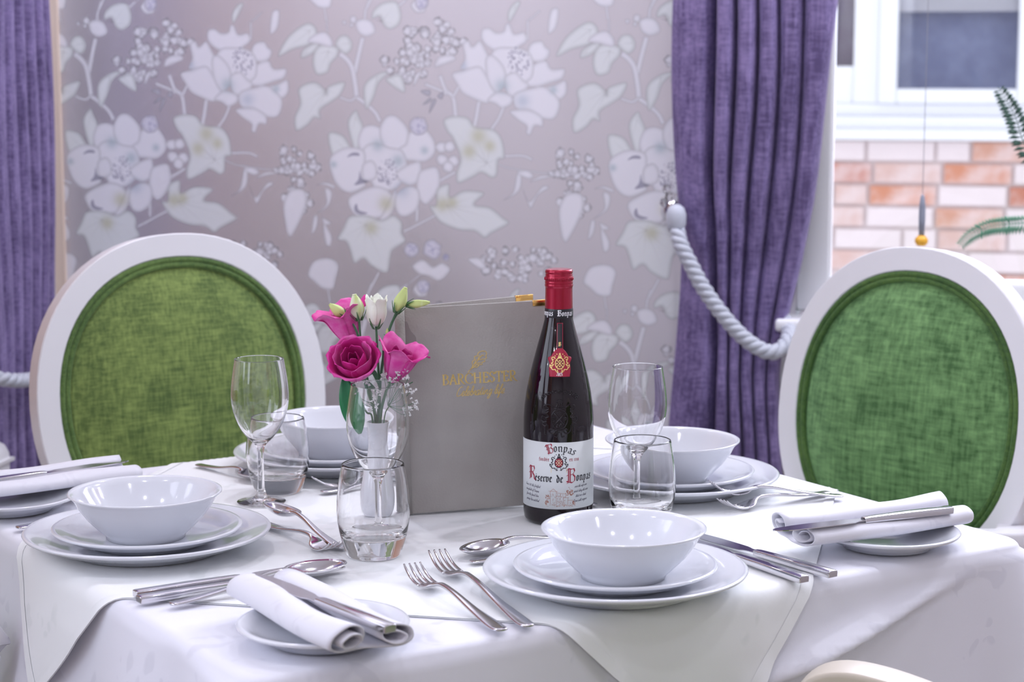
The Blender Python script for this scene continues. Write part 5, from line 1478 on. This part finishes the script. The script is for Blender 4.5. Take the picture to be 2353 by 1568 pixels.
def bud(par, p, d, L, R):
    ax = axis(p, d); b = lathe_ax('bud', ax, [(.0004, -.001), (R * .62, L * .10), (R, L * .32), (R * .92, L * .58), (R * .58, L * .84), (R * .34, L * .95), (R * .30, L), (.0003, L * .99)], M['bud'], par, 24, 1.5, 4, .10)
    sepals(b, ax, R * .98, L * .42); return b


def rose(par, p, d, S, roll, flare, deep=True, seed=1):
    """open lisianthus bloom: nested whorls of petals"""
    ax = axis(p, d, roll)
    bl = bpy.data.objects.new('bloom', None); C.objects.link(bl); bl.parent = par; bl.empty_display_size = .01
    k = S
    for i in range(3): petal(bl, ax, [(.001, .002), (.10 * k, .12 * k), (.14 * k, .40 * k), (.10 * k, .66 * k)], i * 2.09 + .4, 1.25, M['pinkdeep'], .12, seed + i)
    for i in range(4): petal(bl, ax, [(.002, .001), (.22 * k, .10 * k), (.29 * k, .40 * k), (.26 * k, .70 * k)], i * 1.57 + 1.0, 1.0, M['pink'], .16, seed + 3 + i)
    for i in range(5): petal(bl, ax, [(.002, 0), (.28 * k, .05 * k), (.41 * k, .32 * k), (.43 * k, .60 * k), (.44 * k * (1 + .2 * flare), .72 * k)], i * 1.257 + .2, .82, M['pink' if i % 2 else 'pinkpale'], .16, seed + 8 + i)
    for i in range(6): petal(bl, ax, [(.002, -.002), (.30 * k, .0), (.48 * k, .22 * k), (.54 * k + .06 * k * flare, .46 * k), (.58 * k + .22 * k * flare, .56 * k), (.60 * k + .34 * k * flare, .54 * k)], i * 1.047, .66, M['pinkpale' if i % 3 else 'pink'], .20, seed + 14 + i)
    sepals(bl, ax, .16 * k, .22 * k); return bl


def trumpet(par, p, d, S, roll, flare, seed=1):
    """half-open bloom seen from the side"""
    ax = axis(p, d, roll); k = S
    bl = bpy.data.objects.new('bloom', None); C.objects.link(bl); bl.parent = par; bl.empty_display_size = .01
    for i in range(4): petal(bl, ax, [(.002, .002), (.15 * k, .18 * k), (.27 * k, .50 * k), (.25 * k, .86 * k)], i * 1.57 + .5, 1.0, M['pinkdeep'], .14, seed + i)
    for i in range(5): petal(bl, ax, [(.002, 0), (.19 * k, .12 * k), (.34 * k, .44 * k), (.40 * k + .12 * k * flare, .80 * k), (.48 * k + .34 * k * flare, .94 * k + .0 * k)], i * 1.257 + .1, .80, M['pink' if i % 2 else 'pinkpale'], .22, seed + 5 + i, tip=.10 * k)
    sepals(bl, ax, .15 * k, .26 * k); return bl


FG = 'cut flowers in the white vase'


def flower(nm, label, cat_='flower'): return thing(nm, label, cat_, V0, 0, FG)


IN = P3(VX, VY, .03)
f1 = flower('lisianthus', 'large open magenta lisianthus bloom, lowest left in the vase')
stem(f1, [IN + Vector((-.002, 0, 0)), P3(-.158, 2.285, .115), P3(-.166, 2.278, .150), P3(-.176, 2.268, .182)], .0021)
rose(f1, P3(-.1775, 2.266, .181), (-.12, -.74, .66), .047, .3, .15, seed=1)
f2 = flower('lisianthus', 'magenta lisianthus at the upper left behind two green buds, seen from the side')
s2 = stem(f2, [IN + Vector((-.003, .003, 0)), P3(-.159, 2.292, .115), P3(-.172, 2.300, .170), P3(-.182, 2.303, .212)], .0019)
trumpet(f2, P3(-.186, 2.303, .206), (-.30, -.10, .94), .047, .2, .60, seed=3)
stem(f2, [P3(-.1655, 2.2975, .145), P3(-.172, 2.290, .190), P3(-.181, 2.287, .226), P3(-.194, 2.287, .241)], .0014)
bud(s2, P3(-.1935, 2.287, .2405), (-.75, 0, .60), .022, .0060)
stem(f2, [P3(-.168, 2.298, .155), P3(-.174, 2.288, .200), P3(-.1765, 2.284, .2385)], .0014)
bud(s2, P3(-.1765, 2.284, .2380), (-.18, 0, 1), .0285, .0082)
f3 = flower('lisianthus', 'magenta lisianthus leaning right in front of the grey menu')
stem(f3, [IN + Vector((.003, -.003, 0)), P3(-.153, 2.282, .115), P3(-.146, 2.272, .150), P3(-.137, 2.262, .170)], .0019)
trumpet(f3, P3(-.1385, 2.262, .1675), (.34, -.16, .92), .047, .9, .50, seed=8)
f4 = flower('lisianthus', 'cream half-closed lisianthus standing upright in the middle of the vase')
s4 = stem(f4, [IN + Vector((0, .001, 0)), P3(-.156, 2.287, .115), P3(-.1545, 2.287, .160), P3(-.157, 2.287, .229)], .0015)
ax4 = axis(P3(-.157, 2.287, .2285), (.02, -.08, 1)); bl = bpy.data.objects.new('bloom', None); C.objects.link(bl); bl.parent = f4
for i in range(5): petal(bl, ax4, [(.001, 0), (.0085, .006), (.0115, .016), (.0112, .026), (.0125, .034)], i * 1.257, .86, M['cream'], .20, i, tip=.0015)
for i in range(3): petal(bl, ax4, [(.001, .002), (.0055, .008), (.0075, .020), (.0062, .035)], i * 2.09 + .5, 1.2, M['cream'], .15, i + 7)
sepals(bl, ax4, .0085, .014)
f5 = flower('lisianthus', 'tall curved green stem with two pale buds, highest in the vase')
s5 = stem(f5, [IN + Vector((.002, .003, 0)), P3(-.154, 2.290, .115), P3(-.1525, 2.288, .165), P3(-.146, 2.286, .208), P3(-.138, 2.286, .234), P3(-.127, 2.286, .250), P3(-.1195, 2.286, .2535)], .0016)
bud(s5, P3(-.1195, 2.286, .2535), (1, 0, .12), .0250, .0048)
stem(f5, [P3(-.1385, 2.286, .233), P3(-.1345, 2.284, .243), P3(-.1325, 2.283, .2475)], .0012)
bud(s5, P3(-.1325, 2.283, .2470), (.36, 0, .95), .0290, .0072)
stem(f5, [P3(-.146, 2.286, .208), P3(-.1445, 2.285, .220)], .0008); bud(s5, P3(-.1445, 2.285, .219), (.1, 0, 1), .0075, .0018)


def leaf(root, pts, w, mat, name='leaf', nrm=(0, -1, .2)):
    q = cat(pts, 8); n = len(q); vs = []; N = Vector(nrm).normalized()
    for i, p in enumerate(q):
        t = i / (n - 1); d = Vector(q[min(i + 1, n - 1)] - q[max(i - 1, 0)]).normalized(); s = d.cross(N).normalized(); ww = w * math.sin(PI * (t * .93 + .04)) ** .75
        for c in (-1, -.5, 0, .5, 1): vs.append(Vector(p) + s * ww * c + N * (abs(c) * ww * .25))
    o = mesh(name, vs, grid_faces(n, 5), mat, root); solid(o, .0005, 0); return o


leaf(f4, [P3(-.1545, 2.287, .160), P3(-.160, 2.280, .176), P3(-.167, 2.274, .172)], .0028, M['stem'])
leaf(f4, [P3(-.1550, 2.287, .150), P3(-.165, 2.278, .162), P3(-.178, 2.274, .170)], .0024, M['stem'])
leaf(f4, [P3(-.1545, 2.287, .160), P3(-.149, 2.284, .190), P3(-.1485, 2.283, .212)], .0016, M['stem'])
gl = flower('foliage_leaf', 'broad glossy green leaf hanging over the left rim of the vase', 'leaf')
stem(gl, [IN + Vector((-.004, -.002, 0)), P3(-.162, 2.282, .1175), P3(-.170, 2.272, .132), P3(-.184, 2.262, .166)], .0012)
leaf(gl, [P3(-.192, 2.258, .172), P3(-.187, 2.255, .150), P3(-.181, 2.2545, .128), P3(-.176, 2.255, .108)], .0128, M['leafg'], nrm=(.25, -1, .15))
gy = flower('gypsophila_sprig', "sprig of white baby's breath spilling right over the glass rim, before the menu")
stem(gy, [IN + Vector((.004, -.004, 0)), P3(-.148, 2.277, .1165), P3(-.140, 2.262, .140), P3(-.128, 2.250, .160), P3(-.113, 2.245, .170)], .0007)
rng = random.Random(11)
clus = [(-.1455, 2.248, .176, 8), (-.1375, 2.246, .174, 6), (-.131, 2.245, .1815, 9), (-.124, 2.245, .1855, 9), (-.118, 2.244, .1745, 7), (-.1195, 2.244, .1665, 10), (-.115, 2.243, .1600, 9), (-.1105, 2.243, .1470, 6), (-.119, 2.243, .1395, 10), (-.111, 2.243, .1405, 8), (-.117, 2.243, .1330, 4), (-.166, 2.262, .166, 5), (-.158, 2.258, .160, 7), (-.152, 2.256, .157, 8), (-.158, 2.256, .150, 8), (-.172, 2.260, .143, 6), (-.166, 2.258, .144, 5), (-.157, 2.255, .140, 7), (-.163, 2.256, .136, 5), (-.183, 2.256, .156, 4)]
V = []; F = []; SV = []; SF = []
for x, y, z, n in clus:
    b0_ = P3(-.142 if x > -.150 else -.154, 2.262, .140); c_ = P3(x, y, z)
    v, f = sweep_data(cat([b0_, b0_ * .4 + c_ * .6 + Vector((.001, 0, -.003)), c_], 4), circ(.00035, 5)); o = len(SV); SV += v; SF += [tuple(i + o for i in g) for g in f]
    for _k in range(n):
        p = c_ + Vector((rng.gauss(0, .0023), rng.gauss(0, .002), rng.gauss(0, .0018)))
        for _p in range(6):
            th, ph = rng.uniform(0, 6.28), rng.uniform(-.6, 1.5); d = Vector((math.cos(th) * math.cos(ph), math.sin(th) * math.cos(ph) - .4, math.sin(ph))).normalized(); s = d.cross(Vector((.3, .2, 1))).normalized() * .0010; u_ = d.cross(s).normalized() * .0008; o = len(V)
            V += [p, p + d * .0012 + s, p + d * .0020 + u_, p + d * .0012 - s]; F.append((o, o + 1, o + 2, o + 3))
bl_ = mesh('blossoms', V, F, M['gyp'], gy, False); bl_['kind'] = 'stuff'; solid(bl_, .0003, 0)
tw = mesh('twigs', SV, SF, M['stem'], gy); tw['kind'] = 'stuff'
